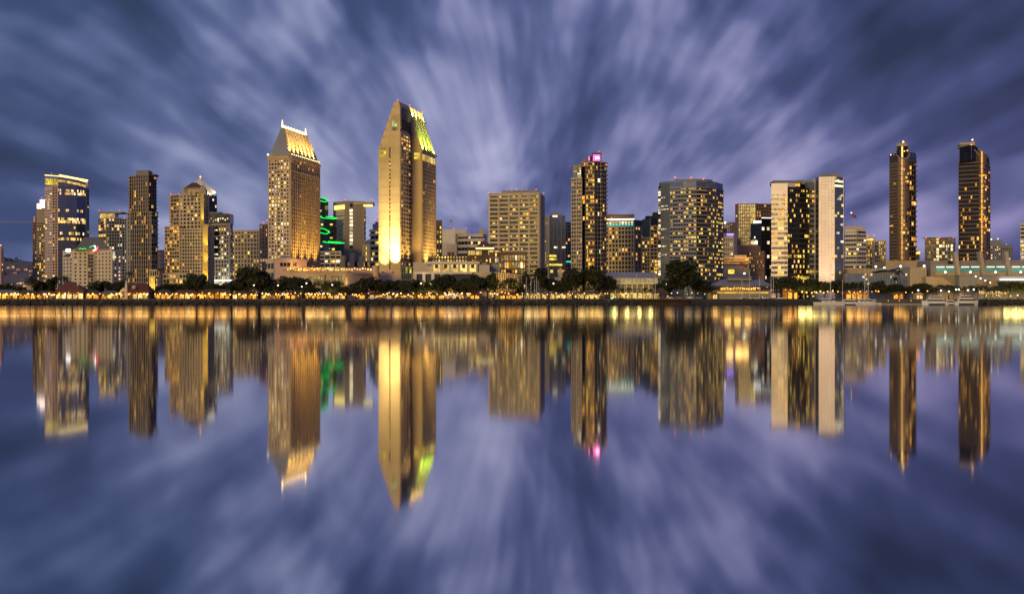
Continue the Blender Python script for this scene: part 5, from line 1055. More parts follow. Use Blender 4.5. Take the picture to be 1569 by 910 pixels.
q = P3(205, 440.5, 911.2); box(rs, 'dormer', q-Vector((0, 0, .7)), 1.7, 2.4, 1.9, 'cream'); box(rs, 'dormer_window', q+Vector((0, -1.25, -.3)), .9, .2, 1.0, 'dimroom')
# yellow lit tower with cream colonnade
tw = thing('entrance_tower', 'square yellow floodlit tower with a cream columned top', 'tower', (P(233, 940).x, 942, G)); a_ = P(233, 940)
box(tw, 'shaft', (a_.x, 942, G), 3.8, 3.8, Z(424, 940)-G, 'column_stone'); box(tw, 'cornice', (a_.x+1.2, 942.5, Z(424, 940)), 7.0, 6, .5, 'cream')
for k in range(5): box(tw, 'column', (a_.x-1.4+k*1.45, 940.4, Z(424, 940)+.5), .5, .5, 3.4, 'cream')
box(tw, 'top_room', (a_.x+1.3, 943.2, Z(424, 940)+.5), 5.8, 3.6, 3.4, 'gl_warm'); box(tw, 'roof_slab', (a_.x+1.4, 942.6, Z(424, 940)+3.9), 7.2, 5.6, .6, 'cream')
for z_ in (428, 434, 441): box(tw, 'slot_window', (a_.x, 940.0, Z(z_, 940)-1), .7, .25, 1.7, 'recess')
floodlight(tw, (a_.x-1.2, 935.5, G+1.2), (a_.x, 940, G+8), 3800, (1, .72, .1), 90); floodlight(tw, (a_.x+1.4, 936.5, G+5), (a_.x, 940, G+11), 1800, (1, .72, .1), 90)
shop('village_shop', 'orange lit shop row beside the yellow floodlit tower', 'shop', 239, 262, 449, 444, 914, 'dkbrown', 'timber', lights=3)
shop('village_shop', 'brightest orange shop row in front of the cream condo tower', 'shop', 265, 301, 448.5, 444, 913, 'redroof', 'timber', lights=4, power=1400)
shop('waterfront_restaurant', 'two level restaurant terrace with rows of small lights before the grey grid office', 'restaurant', 305, 352, 446, 442.5, 916, 'dkbrown', 'dkbrown', 'shopglow', 10, lights=4)
shop('waterfront_restaurant', 'low restaurant with amber windows under the big dark tree', 'restaurant', 356, 394, 449, 445.5, 918, 'dkbrown', 'dkbrown', 'shopglow', 10, lights=3)
for px0, px1, lb in ((400, 430, 'amber lit garden cafe before the pinkish hotel wing'), (436, 462, 'cafe with white hot windows under the broad dark trees'), (468, 500, 'garden cafe with orange windows before the dark glazed bays'), (502, 530, 'small cafe with two tall bright doors beside the yellow lit tree'),
                    (540, 560, 'orange lit kiosk at the foot of the big dark trees'), (566, 600, 'low cafe with dim windows before the floodlit slab tower'), (604, 634, 'cafe with amber windows right of the floodlit slab tower'), (640, 668, 'cafe before the white loggia podium, orange and white windows'), (672, 700, 'low cafe behind the white canopy tents'), (703, 735, 'two tier cafe with rows of bright bulbs'), (766, 800, 'orange cafe under the slatted drum'), ):
    shop('waterfront_cafe', lb, 'cafe', px0, px1, 450.5, 447, 922, 'dkbrown', 'timber', 'shopglow', 8, lights=3, power=900)
for px0, px1, lb in ((803, 838, 'low pavilion with pale yellow windows behind the white poles'), (842, 876, 'pavilion with greenish yellow windows before the cream stub tower'), (880, 926, 'pavilion with yellow windows below the tall dark trees')):
    shop('park_pavilion', lb, 'pavilion', px0, px1, 449.5, 446.5, 924, 'slate', 'taupe', 'recess', 8, lights=3, power=1300)
# cream stub tower
st = thing('stub_tower', 'short cream square tower with a small domed top rising from the park trees', 'tower', (P(858.5, 950).x, 952, G)); q = P(858.5, 950)
box(st, 'base', (q.x, 952, G), 7.2, 6, Z(424.5, 950)-G, 'cream'); box(st, 'shaft', (q.x, 952, Z(424.5, 950)), 2.6, 2.6, Z(415, 950)-Z(424.5, 950), 'cream'); box(st, 'cap', (q.x, 952, Z(415, 950)), 1.9, 1.9, 1.2, 'pinkw'); hip(st, 'dome', 856.6, 860.4, 412.4, 410, 950.6, 2.4, 858.3, 858.7, 'pinkw', .3)
floodlight(st, (q.x-4, 944, G+6), (q.x, 950, Z(424, 950)), 1600, (1, .8, .45), 80)
# white roofed hall
hl = thing('events_hall', 'long white roofed hall with a pitched grey roof above a yellow lit garden', 'hall', (P(968, 945).x, 955, G))
a0, a1 = P(930, 945), P(1008, 945); cx_ = (a0.x+a1.x)/2; w = a1.x-a0.x
box(hl, 'lower_wall', (cx_, 957, G), w-4, 14, Z(435, 945)-G, 'taupe'); box(hl, 'fascia', (cx_, 955, Z(435.5, 945)), w, 18, Z(426, 945)-Z(435.5, 945), 'white')
prism_v = [(a0.x-.6, 945.4, Z(426, 945)), (a1.x+.6, 945.4, Z(426, 945)), (a1.x+.6, 966, Z(426, 945)), (a0.x-.6, 966, Z(426, 945)), (a0.x+1, 955, Z(416.5, 945)), (a1.x-1, 955, Z(416.5, 945))]
part(hl, 'pitched_roof', prism_v, [(0, 1, 5, 4), (1, 2, 5), (2, 3, 4, 5), (3, 0, 4), (0, 3, 2, 1)], 'greyroof')
for k in range(13): x = a0.x+1.2+k*(w-2.4)/12; tube(hl, 'roof_seam', [(x, 945.4, Z(425.8, 945)), (x, 954.6, Z(416.6, 945)+.15)], .12, 'bluegrey')
for k in range(11):
    for py in (429, 432):
        if R.random() < .8: box(hl, 'vent_slot', (a0.x+3+k*(w-6)/10, 945.95, Z(py, 945)), R.uniform(1, 2.2), .25, .5, 'midgrey')
for k in range(9): x = a0.x+2+k*(w-4)/8; box(hl, 'column', (x, 947, G), .6, .6, Z(435.5, 945)-G, 'white'); box(hl, 'lit_opening', (x+1.9, 949.9, G+.3), 2.4, .3, 3.6, 'recess')
for k in range(4): x = a0.x+5+k*(w-10)/3; q = Vector((x, 940, G+1.4)); ball(hl, 'garden_lamp', q, .3, 'g_warm'); lamp_light(hl, 'POINT', q+Vector((0, -.5, .8)), 700, (1, .78, .2), size=1.6); tube(hl, 'lamp_post', [(x, 940, G), q], .07, 'blackm')
# thatched gazebo on the pier
gz = thing('gazebo', 'dark hip roofed gazebo on posts at the head of the pier', 'gazebo', (P(1012, 905).x, 908, G)); hip(gz, 'roof', 1000, 1025, 448.6, 441, 905, 7, 1010, 1015, 'dkbrown', .8)
for px in (1002, 1009, 1016, 1023):
    for y in (905.4, 911): q = P(px, 905); box(gz, 'post', (q.x, y, G), .25, .25, Z(448.8, 905)-G, 'timber')
# harbour restaurant with broad grey roof
hr = thing('harbour_restaurant', 'broad low restaurant with a grey hip roof and a band of amber lamps', 'restaurant', (P(1134, 938).x, 945, G))
a0, a1 = P(1092, 936), P(1181, 936); cx_ = (a0.x+a1.x)/2; w = a1.x-a0.x
box(hr, 'wall', (cx_, 946, G), w, 18, Z(440, 936)-G, 'dkbrown'); hip(hr, 'roof', 1090, 1184, 438, 428.5, 935, 24, 1105, 1168, 'greyroof', 2.5); box(hr, 'fascia', (cx_, 934, Z(439.5, 936)), w+1.5, 3, .8, 'bluegrey')
q0, q1 = P(1116, 940), P(1152, 940); box(hr, 'clerestory', ((q0.x+q1.x)/2, 946, Z(429.5, 936)), q1.x-q0.x, 10, Z(424, 936)-Z(429.5, 936), 'greyroof'); hip(hr, 'upper_roof', 1115, 1153, 424.2, 420, 941, 10, 1124, 1144, 'slate')
q0, q1 = P(1084, 930), P(1182, 930); box(hr, 'terrace_deck', ((q0.x+q1.x)/2, 932.5, G), q1.x-q0.x, 6, Z(445, 930)-G, 'taupe'); box(hr, 'terrace_light_strip', ((q0.x+q1.x)/2+2, 929.3, Z(449, 930)), (q1.x-q0.x)*.8, .3, .45, 'ly')
for k in range(19): q = P3(1105+k*3.3+R.uniform(-.6, .6), 441.6+R.uniform(-1, 1), 933.6); ball(hr, 'terrace_lamp', q, R.uniform(.25, .5), R.choice(('g_warm', 'g_amber'))); tube(hr, 'lamp_stem', [q, Vector((q.x, q.y, Z(439.6, 936)))], .05, 'blackm')
for k in range(12): q = P(1106+k*4.6, 936); box(hr, 'window', (q.x, 936.95, Z(444.6, 936)), 1.4, .3, 1.5, 'la')
for px in (1115, 1130, 1146): lamp_light(hr, 'POINT', P3(px, 442, 930.5), 700, (1, .52, .1), size=2.2)
shop('harbour_kiosk', 'glowing yellow kiosk on the quay beside the harbour restaurant', 'kiosk', 1092, 1099, 449.5, 447, 926, 'timber', 'timber', 'shopwhite', 4, lights=2)
shop('marina_cafe', 'row of amber cafe windows at the foot of the mirror hotel', 'cafe', 1199, 1222, 441.5, 438.5, 950, 'dkbrown', 'timber', 'shopglow', 8, floor=445, lights=3, power=1600)
shop('marina_cafe', 'cafe with amber lamps behind the sail masts', 'cafe', 1296, 1330, 446, 442.5, 944, 'dkbrown', 'timber', 'shopglow', 8, lights=3, power=1800)
shop('marina_kiosk', 'small orange kiosk on the quay below the glass hall', 'kiosk', 1369, 1384, 449.2, 446.8, 932, 'timber', 'timber', 'shopglow', 4, lights=2, power=1400)
shop('marina_cafe', 'low white lit cafe beside the motor yachts', 'cafe', 1404, 1414, 450.5, 448, 934, 'cream', 'cream', 'shopwhite', 5, lights=1)
# ---------------- trees
def crown_mesh(name, seed, mat, lobes, rx, rz_, nleaf, ls):
    rnd = random.Random(seed); V, Fc = [], []
    for k in range(lobes):
        a = rnd.uniform(0, 6.28); rr_ = rx*rnd.uniform(.25, .68)**.8; zc = rz_*rnd.uniform(-.45, .62)
        sc_ = rnd.uniform(.30, .52)
        leaf_cloud(V, Fc, (rr_*math.cos(a), rr_*math.sin(a), zc), rx*sc_, rz_*sc_*.85, nleaf//lobes, ls, rnd, .35)
    return mk(name, V, Fc, mat)
def trunk_mesh(name, seed, h, r, spread):
    rnd = random.Random(seed); V, Fc = [], []
    tube_geo([(0, 0, -.2), (rnd.uniform(-.2, .2), 0, h*.55)], (r, r*.7), V, Fc, 6)
    for k in range(6):
        a = k*1.05+rnd.uniform(-.3, .3); q = Vector((0, 0, h*rnd.uniform(.4, .58))); e_ = Vector((spread*math.cos(a)*rnd.uniform(.5, .9), spread*math.sin(a)*rnd.uniform(.5, .9), h*rnd.uniform(.85, 1.15))); mid = q.lerp(e_, .5)+Vector((0, 0, -.3))
        tube_geo([q, mid], (r*.55, r*.38), V, Fc, 5); tube_geo([mid, e_], (r*.38, r*.12), V, Fc, 5)
    return mk(name, V, Fc, 'bark')
TREES = []
for k in range(5):
    cm_ = crown_mesh('crown', 40+k, 'leaf' if k != 3 else 'leaf2', 13+k, 5.0, 3.6, 2100, .44)
    tm_ = trunk_mesh('trunk', 60+k, 5.4, .36, 3.6)
    TREES.append((tm_, cm_, 6.4))
for k in range(3):                                             # loose upright crowns on tall stems
    cm_ = crown_mesh('crown', 80+k, 'leaf', 10, 3.4, 5.4, 1500, .42); tm_ = trunk_mesh('trunk', 90+k, 6.5, .34, 2.2); TREES.append((tm_, cm_, 8.2))
TREEH = [10.0]*5+[13.4]*3; TREEW = [5.0]*5+[3.6]*3
def add_tree(px, top, hw, D, kind, label, group):
    tm_, cm_, zc = TREES[kind]; q = P(px, D); hgt = (Z(top, D)-G)*1.07; hgt *= R.uniform(.9, 1.12); sz = hgt/TREEH[kind]; sw = 1.36*hw/F*D/TREEW[kind]
    r = thing('tree', label, 'tree', (q.x, q.y, G), group); a = R.uniform(0, 6.28)
    t__ = link('trunk', tm_, r, (0, 0, 0), a); t__.scale = (sz, sz, sz)
    c_ = link('crown', cm_, r, (0, 0, zc*sz), a); c_.scale = (sw, sw, sz)
    return r
TL = [(8, 433, 11), (22, 441, 9), (34, 440, 8), (55, 426, 7), (63, 431, 10), (77, 424, 8), (72, 440, 10), (143, 438, 9), (150, 432, 10), (170, 433, 9), (185, 433, 8), (258, 434, 13), (274, 436, 9), (250, 440, 8), (289, 437, 9), (300, 424, 13), (312, 431, 9), (327, 434, 10), (340, 436, 9), (352, 432, 10), (368, 425, 12), (385, 412, 17), (377, 420, 14), (398, 422, 12), (408, 428, 11), (424, 431, 12), (440, 428, 14), (456, 427, 15), (466, 431, 11), (482, 440, 10),
      (526, 440, 11), (540, 441, 9), (551, 434, 11), (564, 429, 14), (580, 428, 14), (595, 428, 15), (612, 431, 12), (625, 434, 10), (638, 432, 10), (672, 426, 11), (684, 424, 11), (700, 431, 9), (714, 428, 9), (727, 422, 10), (733, 420, 7), (747, 425, 10), (757, 421, 8), (768, 424, 10), (781, 431, 12), (792, 436, 9), (841, 428, 11), (856, 431, 10), (869, 426, 10), (934, 427, 9), (925, 424, 12),
      (1015, 432, 11), (1066, 424, 11), (1078, 430, 13), (1024, 428, 9), (1190, 420, 10), (1202, 425, 12), (1216, 430, 11), (1249, 430, 11), (1264, 431, 10), (1284, 431, 12), (1299, 435, 12), (1315, 434, 11), (1345, 433, 11), (1358, 435, 11), (1372, 438, 12), (1392, 439, 13), (1408, 438, 10), (1418, 435, 8)]
def tree_text(px):
    for lim, txt in ((60, 'dark bushy tree among the shop fronts under the hillside'), (200, 'dark round tree before the cream hotel with the neon sign'), (345, 'dark tree behind the orange shops at the foot of the cream condo tower'), (412, 'large dark tree before the low cream grid office'), (480, 'broad dark tree before the pinkish hotel wing'), (535, 'small dark tree beside the pink terrace'),
                    (645, 'broad dark tree at the foot of the floodlit slab tower'), (720, 'loose dark tree before the white loggia podium'), (800, 'dark tree before the slatted drum'), (940, 'dark park tree behind the seawall lamps'), (1100, 'dark tree beside the giant tree before the curved hotel'), (1300, 'dark tree at the foot of the mirror hotel'), (2000, 'dark quay tree before the glass hall of the convention centre')):
        if px < lim: return txt
for px, top, hw in TL:
    tx = tree_text(px); add_tree(px, top, hw, R.uniform(926, 940) if px < 1090 else R.uniform(946, 958), R.choice((0, 1, 2, 4)), tx, 'trees: '+tx)
for px, top, hw in ((806, 417, 6), (817, 424, 6), (829, 412, 9), (875, 414, 11), (884, 420, 9), (901, 412, 10), (911, 413, 10), (919, 418, 10), (890, 423, 8)): add_tree(px, top, hw, R.uniform(918, 930), R.choice((5, 6, 7)), 'tall slender dark park tree with loose crown on bare stems', 'tall slender park trees')
add_tree(1046, 399, 20, 912, 6, 'giant dark tree with ragged crown standing before the curved hotel', 'giant trees'); add_tree(1055, 412, 15, 914, 7, 'giant dark tree with ragged crown standing before the curved hotel', 'giant trees'); add_tree(1036, 416, 13, 915, 5, 'giant dark tree with ragged crown standing before the curved hotel', 'giant trees')
for px, top, hw, lb in ((508, 431, 11, 'pale yellow lit tree glowing before the pink terrace'), (651, 430, 9, 'yellow green lit tree beside the white loggia podium'), (1232, 427, 13, 'green floodlit tree before the mirror hotel'), (1545, 432, 11, 'yellow green lit tree at the foot of the convention centre stairs'), (1563, 434, 10, 'bright lime lit tree near the frame edge by the convention centre')):
    D_ = 936 if px < 1100 else 948
    r = add_tree(px, top, hw, D_, 3, lb, None); q = P(px, D_)
    for dx_ in (-2.5, 2.2): lamp_light(r, 'POINT', (q.x+dx_, D_-4.5, G+2.2), 1100, (1, .80, .22), size=2.4)
# palms
def frond_geo(V, Fc, n, L_, droop, w_, seed):
    rnd = random.Random(seed)
    for k in range(n):
        a = 2*math.pi*k/n+rnd.uniform(-.2, .2); up = rnd.uniform(-.5, 1.0); pr = None
        for i in range(6):
            f = i/5; x = L_*f*(1-.15*abs(up)); z = L_*(up*f*.7-droop*f*f); c_ = Vector((x*math.cos(a), x*math.sin(a), z)); s__ = Vector((-math.sin(a), math.cos(a), 0))*(w_*math.sin(math.pi*min(1, .15+f*.85))+.03)
            q = (len(V), len(V)+1, len(V)+2); V += [c_-s__-Vector((0, 0, s__.length*.5)), c_+Vector((0, 0, .02)), c_+s__-Vector((0, 0, s__.length*.5))]
            if pr: Fc.append((pr[0], q[0], q[1], pr[1])); Fc.append((pr[1], q[1], q[2], pr[2]))
            pr = q
PALM = []
for k in range(3):
    V, Fc = [], []; frond_geo(V, Fc, 18, 3.0, .75, .42, 5+k); PALM.append(mk('palm_crown', V, Fc, 'palm'))
V, Fc = [], []; tube_geo([(0, 0, -.2), (.12, 0, .5), (.05, .05, 1.0)], (.03, .024), V, Fc, 6); PT = mk('palm_trunk', [(x*1, y, z) for x, y, z in V], Fc, 'bark')
def add_palm(px, top, D, s_, label, group):
    q = P(px, D); zt = Z(top, D)-1.3*s_; r = thing('palm_tree', label, 'palm', (q.x, q.y, G), group)
    h = zt-G; t__ = link('trunk', PT, r); t__.scale = (8, 8, h); c_ = link('crown', R.choice(PALM), r, (.05*8, .05*8, h), R.uniform(0, 6)); c_.scale = (s_, s_, s_)
for px, top, s_ in ((98, 419, 1.7), (104, 428, 1.2), (197, 414, 1.1), (191, 423, 1.1), (245, 408, 1.2), (186, 428, 1.0)): add_palm(px, top, 935, s_, 'fan palm rising behind the village roofs', 'palms behind the village roofs')
for px, top, s_ in ((1377, 411, 1.2), (1371, 422, 1.3)): add_palm(px, top, 948, s_, 'tall fan palm before the glass hall', 'palms before the glass hall')
for px, top, s_ in ((1427, 435, 1.3), (1433, 437, 1.2), (1441, 433, 1.3), (1452, 433, 1.4), (1460, 434, 1.5), (1468, 437, 1.2), (1476, 436, 1.2), (1488, 434, 1.5), (1497, 437, 1.2), (1507, 434, 1.5), (1517, 437, 1.4), (1526, 435, 1.4), (1536, 432, 1.5), (1553, 434, 1.3)): add_palm(px, top, 946, s_, 'feather palm on the quay before the convention centre stairs', 'palms on the convention quay')
for px, top, s_ in ((943, 437, 1.0), (952, 439, 1.0), (963, 438, 1.1), (975, 439, 1.0), (988, 438, 1.1), (997, 440, 1.0)): add_palm(px, top, 934, s_, 'small garden palm before the white roofed hall', 'palms before the white roofed hall')
# ---------------- lamps
def lamp_proto(name, label, cat, h, gr, mat, arm, loc, group):
    r = thing(name, label, cat, loc, group); c = Vector(loc)
    tube(r, 'pole', [c, c+Vector((0, 0, h))], (.14, .08), 'blackm', 6); ball(r, 'globe', c+Vector((0, 0, h+gr*.6)), gr, mat)
    if arm: tube(r, 'base_plinth', [c, c+Vector((0, 0, .5))], (.3, .22), 'blackm', 6)
    return r
def lamp_row(name, label, cat, h, gr, mat, pts, group, light=None, every=1, arm=True):
    pr = None
    for k, (px, D) in enumerate(pts):
        q = P(px, D); loc = (q.x, q.y, G)
        if pr is None: pr = lamp_proto(name, label, cat, h, gr, mat, arm, loc, group); r = pr; proto_ch = list(pr.children)
        else:
            r = pr.copy(); COL.objects.link(r); r.location = loc; s__ = R.uniform(.85, 1.15); r.scale = (1, 1, s__)
            for ch in proto_ch:
                c = ch.copy(); COL.objects.link(c); c.parent = r
                if ch.name.startswith('globe') and mat != 'g_white':
                    c.scale = (R.uniform(.55, 1.15),)*3
                    if R.random() < .3: c.data = ball_data(gr, R.choice(('g_warm', 'g_amber', 'g_soft')))
        if light and k % every == 0: lamp_light(r, 'POINT', (loc[0], loc[1]-gr-.35, G+h*.95), light[0]*.15, light[1], size=2.2)
glow('g_soft', (1.0, .80, .46), 2.4)
def ball_data(r, mat):
    k = (round(r, 2), mat, 1)
    if k not in _ic: o = ball(None, 'globe', (0, 0, 0), r, mat); bpy.data.objects.remove(o)
    return _ic[k]
AMB, WRM, WHT = (1, .45, .09), (1, .62, .22), (1, .88, .62)
lamp_row('seawall_lamp', 'low glowing lamp on the edge of the rock seawall', 'lamp', 1.5, .55, 'g_amber', [(px, 886.5) for px in (6, 21, 38, 58, 72, 96, 118, 139, 166, 186, 214, 238, 262, 279, 293, 303, 308.5, 314, 321.5, 340, 372, 406, 430, 441, 475, 505, 547, 584, 607, 620, 641.5, 658.5, 679, 697, 717, 755, 833.5, 873, 912.5, 955.5, 1023)], 'amber lamps along the seawall', (900, AMB), 2)
CL = [412, 430, 468, 480, 497, 523, 548, 590, 605, 640, 662, 690, 706, 720, 757, 788]; CL0 = [4, 22, 48, 70, 90, 104, 140, 158, 175, 206, 222, 244, 262, 282, 300, 330, 356, 386]
lamp_row('promenade_lamp', 'small globe lamp on the promenade before the shops', 'lamp', 2.6, .6, 'g_warm', [(max(0, R.choice(CL0)+R.gauss(0, 8)), R.uniform(903, 910)) for _ in range(64)], 'globe lamps before the village shops', (700, AMB), 4)
lamp_row('promenade_lamp', 'warm globe lamp among the trees of the hotel promenade', 'lamp', 2.8, .54, 'g_warm', [(min(800, max(400, R.choice(CL)+R.gauss(0, 7))), R.uniform(905, 918)) for _ in range(78)], 'globe lamps of the hotel promenade', (700, WRM), 4)
lamp_row('promenade_lamp', 'small lamp on a thin post under the canopy of promenade trees', 'lamp', 3.6, .42, 'g_amber', [(R.uniform(300, 800), R.uniform(912, 921)) for _ in range(40)], 'amber lamps under the promenade trees', None)
lamp_row('park_lamp', 'pale yellow park lamp below the tall dark trees', 'lamp', 3.0, .36, 'g_warm', [(R.uniform(802, 1010), R.uniform(905, 920)) for _ in range(34)], 'lamps of the waterfront park', (800, (1, .75, .25)), 3)
lamp_row('street_lamp', 'tall street lamp with white globe above the promenade trees', 'lamp', 8.6, .5, 'g_white', [(389, 922), (426, 921), (462.5, 920), (469.5, 921), (509, 925), (645, 926), (813, 926), (821, 927), (848, 926), (1021, 922)], 'tall white street lamps of the promenade', None)
lamp_row('park_lamp', 'lamp in the car park below the giant tree', 'lamp', 3.4, .34, 'g_warm', [(1029, 905), (1038, 908), (1053, 907), (1060, 909), (1069, 908), (1080, 930), (1086, 931)], 'lamps below the giant tree', (600, WRM), 2)
lamp_row('marina_lamp', 'yellow globe lamp in the row before the mirror hotel', 'lamp', 4.4, .6, 'g_warm', [(px, 938) for px in (1229, 1236, 1244, 1248, 1251, 1257, 1262, 1268, 1276)], 'yellow globe lamps before the mirror hotel', (1900, (1, .75, .2)), 2)
lamp_row('marina_lamp', 'amber marina lamp on the quay behind the moored boats', 'lamp', 4.6, .5, 'g_amber', [(px, 936) for px in (1284, 1291, 1301, 1309, 1318, 1328, 1336, 1342, 1346, 1421, 1388, 1398)], 'amber marina lamps', (1300, AMB), 2)
lamp_row('marina_lamp', 'white quay lamp before the orange convention stairs', 'lamp', 5.2, .6, 'g_white', [(px, 937) for px in (1442, 1454, 1465, 1469, 1483, 1492, 1407)], 'white quay lamps before the convention stairs', None)
lamp_row('quay_lamp', 'small warm lamp on the quay wall under the convention centre', 'lamp', 2.0, .4, 'g_warm', [(R.uniform(1500, 1600), R.uniform(935, 945)) for _ in range(16)], 'warm lamps under the convention centre', (900, WRM), 3)
def star(px, py, D, z0, label):
    q = P3(px, py, D); r = thing('floodlight_mast', label, 'lamp', (q.x, q.y, z0), 'bright masts of the convention centre'); tube(r, 'pole', [(q.x, q.y, z0), q], .14, 'steel', 6); ball(r, 'globe', q, .85, 'g_white')
for px, py, z0 in ((1342, 408.5, Z(412, 1012)), (1355, 410.5, Z(412, 1012))): star(px, py, 1014, z0, 'brilliant white lamp mast on the convention terrace beside the sails')
star(1380, 408, 996, Z(419, 985), 'brilliant white lamp mast in front of the white sail'); star(1416, 407.5, 969, G, 'brilliant white lamp mast at the corner of the beige block')
for px in (1448.5, 1487, 1525.5, 1564): star(px, 417, 963, G, 'brilliant white lamp mast before the green lit gallery')
nv = thing('navigation_light', 'green navigation light on a post at the quay edge', 'lamp', (P(938, 884).x, 884, 0.5)); q = base(nv); tube(nv, 'post', [q, q+Vector((0, 0, 3.4))], .14, 'blackm', 6); ball(nv, 'lamp', q+Vector((0, 0, 3.7)), .42, 'g_greenlamp')
# ---------------- bare poles and flags
for px, top in ((806.5, 425), (813.5, 427), (819, 429), (822, 424), (957, 433), (975.5, 420), (1004, 420)):
    q = P(px, 902); r = thing('bare_pole', 'thin white pole standing on the lawn behind the seawall', 'pole', (q.x, 902, G), 'thin white poles on the lawn'); tube(r, 'shaft', [(q.x, 902, G), (q.x, 902, Z(top, 902))], (.16, .09), 'paint_gloss', 6); ball(r, 'finial', (q.x, 902, Z(top, 902)), .18, 'paint_gloss')
def flag(label, px, py, D, z0, mat, lamp=None, w=5.0, h=2.8):
    q = P3(px, py, D); r = thing('flagpole', label, 'flag', (q.x, q.y, z0)); tube(r, 'pole', [(q.x, q.y, z0), q], (.16, .08), 'steel', 6); V, Fc = [], []
    for i in range(8):
        for j in range(3): V.append(q+Vector((i*w/7, .4*math.sin(i*1.1), -.3-j*h/2-i*.28)))
    for i in range(7):
        for j in range(2): k = i*3+j; Fc.append((k, k+3, k+4, k+1))
    n0 = len(V); V += [v_+Vector((0, .06, 0)) for v_ in V]; Fc += [tuple(n0+x for x in reversed(f)) for f in Fc]; part(r, 'flag_cloth', V, Fc, mat)
    if lamp: ball(r, 'pole_lamp', q+Vector((0, 0, .5)), .8, lamp)
flag('drooping flag with a lamp on its pole above the stepped white office', 1304.5, 327, 1402, Z(346.5, 1398)-.2, 'flagred', 'g_strip')
flag('red flag on a pole before the low parking building', 1134.5, 401, 1090, G, 'flagred', None, 5, 2.6)
lamp_row('street_lamp', 'tall street lamp with a green tinged glow behind the harbour restaurant', 'lamp', 16.5, .8, 'g_white', [(1140.5, 956)], 'lamp behind the harbour restaurant', (2500, (.9, 1, .5)))
# ---------------- parked cars and tents on the promenade
def car_geo(paint):
    prof = [(-2.2, .35), (2.2, .35), (2.25, .75), (1.5, .95), (.75, 1.42), (-1.1, 1.45), (-1.9, 1.0), (-2.25, .9)]
    V = [(x, y*(.86 if z > 1 else 1), z) for y in (-.88, .88) for x, z in prof]; n = len(prof)
    return mk('car_body', V, [tuple(range(n)), tuple(range(2*n-1, n-1, -1))]+[(i, n+i, n+(i+1) % n, (i+1) % n) for i in range(n)], paint)
glass('car_glass', (.02, .022, .025), rough=.08)
CARB = {m_: car_geo(m_) for m_ in ('paint_gloss', 'midgrey', 'blackm', 'flagred')}
V, Fc = [], []; tube_geo([(0, -.1, 0), (0, .1, 0)], .33, V, Fc, 12); WHEEL = mk('wheel', V, Fc, 'blackm')
def car(px, D, m_, label, group, rz=0.0):
    q = P(px, D); r = thing('parked_car', label, 'car', (q.x, q.y, G+.02), group); r.rotation_euler = (0, 0, rz); link('body', CARB[m_], r)
    for y, nm in ((-.80, 'side_window'), (.80, 'side_window')): link(nm, box_mesh(1.7, .08, .36, 'car_glass'), r, (-.2, y, 1.0))
    for x in (-1.35, 1.35):
        for y in (-.85, .85): link('wheel', WHEEL, r, (x, y, .33))
for px, m_ in ((570, 'paint_gloss'), (582, 'midgrey'), (596, 'paint_gloss'), (611, 'blackm'), (626, 'midgrey'), (1026, 'paint_gloss'), (1040, 'midgrey'), (1057, 'paint_gloss'), (1071, 'midgrey')):
    nm = {'paint_gloss': 'white', 'midgrey': 'grey', 'blackm': 'black'}[m_]; wh = 'under the trees before the floodlit slab tower' if px < 700 else 'in the car park below the giant tree'
    car(px, 909 if px < 700 else 912, m_, f'{nm} car parked {wh}', f'{nm} cars parked {wh}')
for px in (684, 693, 702):
    q = P(px, 906); r = thing('canopy_tent', 'white peaked canopy tent on the promenade before the low cafe', 'tent', (q.x, 908, G), 'white canopy tents'); hip(r, 'canopy', px-4, px+4, 453.5, 450, 906, 4, px-.2, px+.2, 'hullw', .2)
    for x in (-1.5, 1.5):
        for y in (906.1, 909.8): box(r, 'post', (q.x+x, y, G), .1, .1, Z(453.6, 906)-G, 'steel')
# ---------------- pier, pontoon
pr = thing('pier', 'dark timber pier on piles jutting from the quay', 'pier', (P(1018, 878).x, 880, 0)); a0, a1 = P(984, 878), P(1054, 878)
box(pr, 'deck', ((a0.x+a1.x)/2, 880.5, 3.3), a1.x-a0.x, 9, .6, 'timber')
for k in range(15):
    x = a0.x+.8+k*(a1.x-a0.x-1.6)/14
    for y in (876.6, 883): tube(pr, 'pile', [(x, y, -1.5), (x, y, 3.4)], .26, 'dkbrown', 7)
    tube(pr, 'rail_post', [(x, 876.4, 3.9), (x, 876.4, 4.9)], .06, 'steel')
tube(pr, 'handrail', [(a0.x, 876.4, 4.9), (a1.x, 876.4, 4.9)], .06, 'steel')
dk = thing('floating_dock', 'long low grey floating dock between the sailing boats and motor yachts', 'dock', (P(1378, 915).x, 916, 0)); a0, a1 = P(1338, 914), P(1416, 914); box(dk, 'deck', ((a0.x+a1.x)/2, 916, -.2), a1.x-a0.x, 4, 1.3, 'grey')
for k in range(8): x = a0.x+1+k*(a1.x-a0.x-2)/7; tube(dk, 'pile', [(x, 918.3, -1.5), (x, 918.3, 3.2)], .2, 'timber', 7)
for k in range(3): q = P3((1361, 1378, 1396)[k], 460.6, 913.8); ball(dk, 'dock_light', q, .22, 'g_warm')
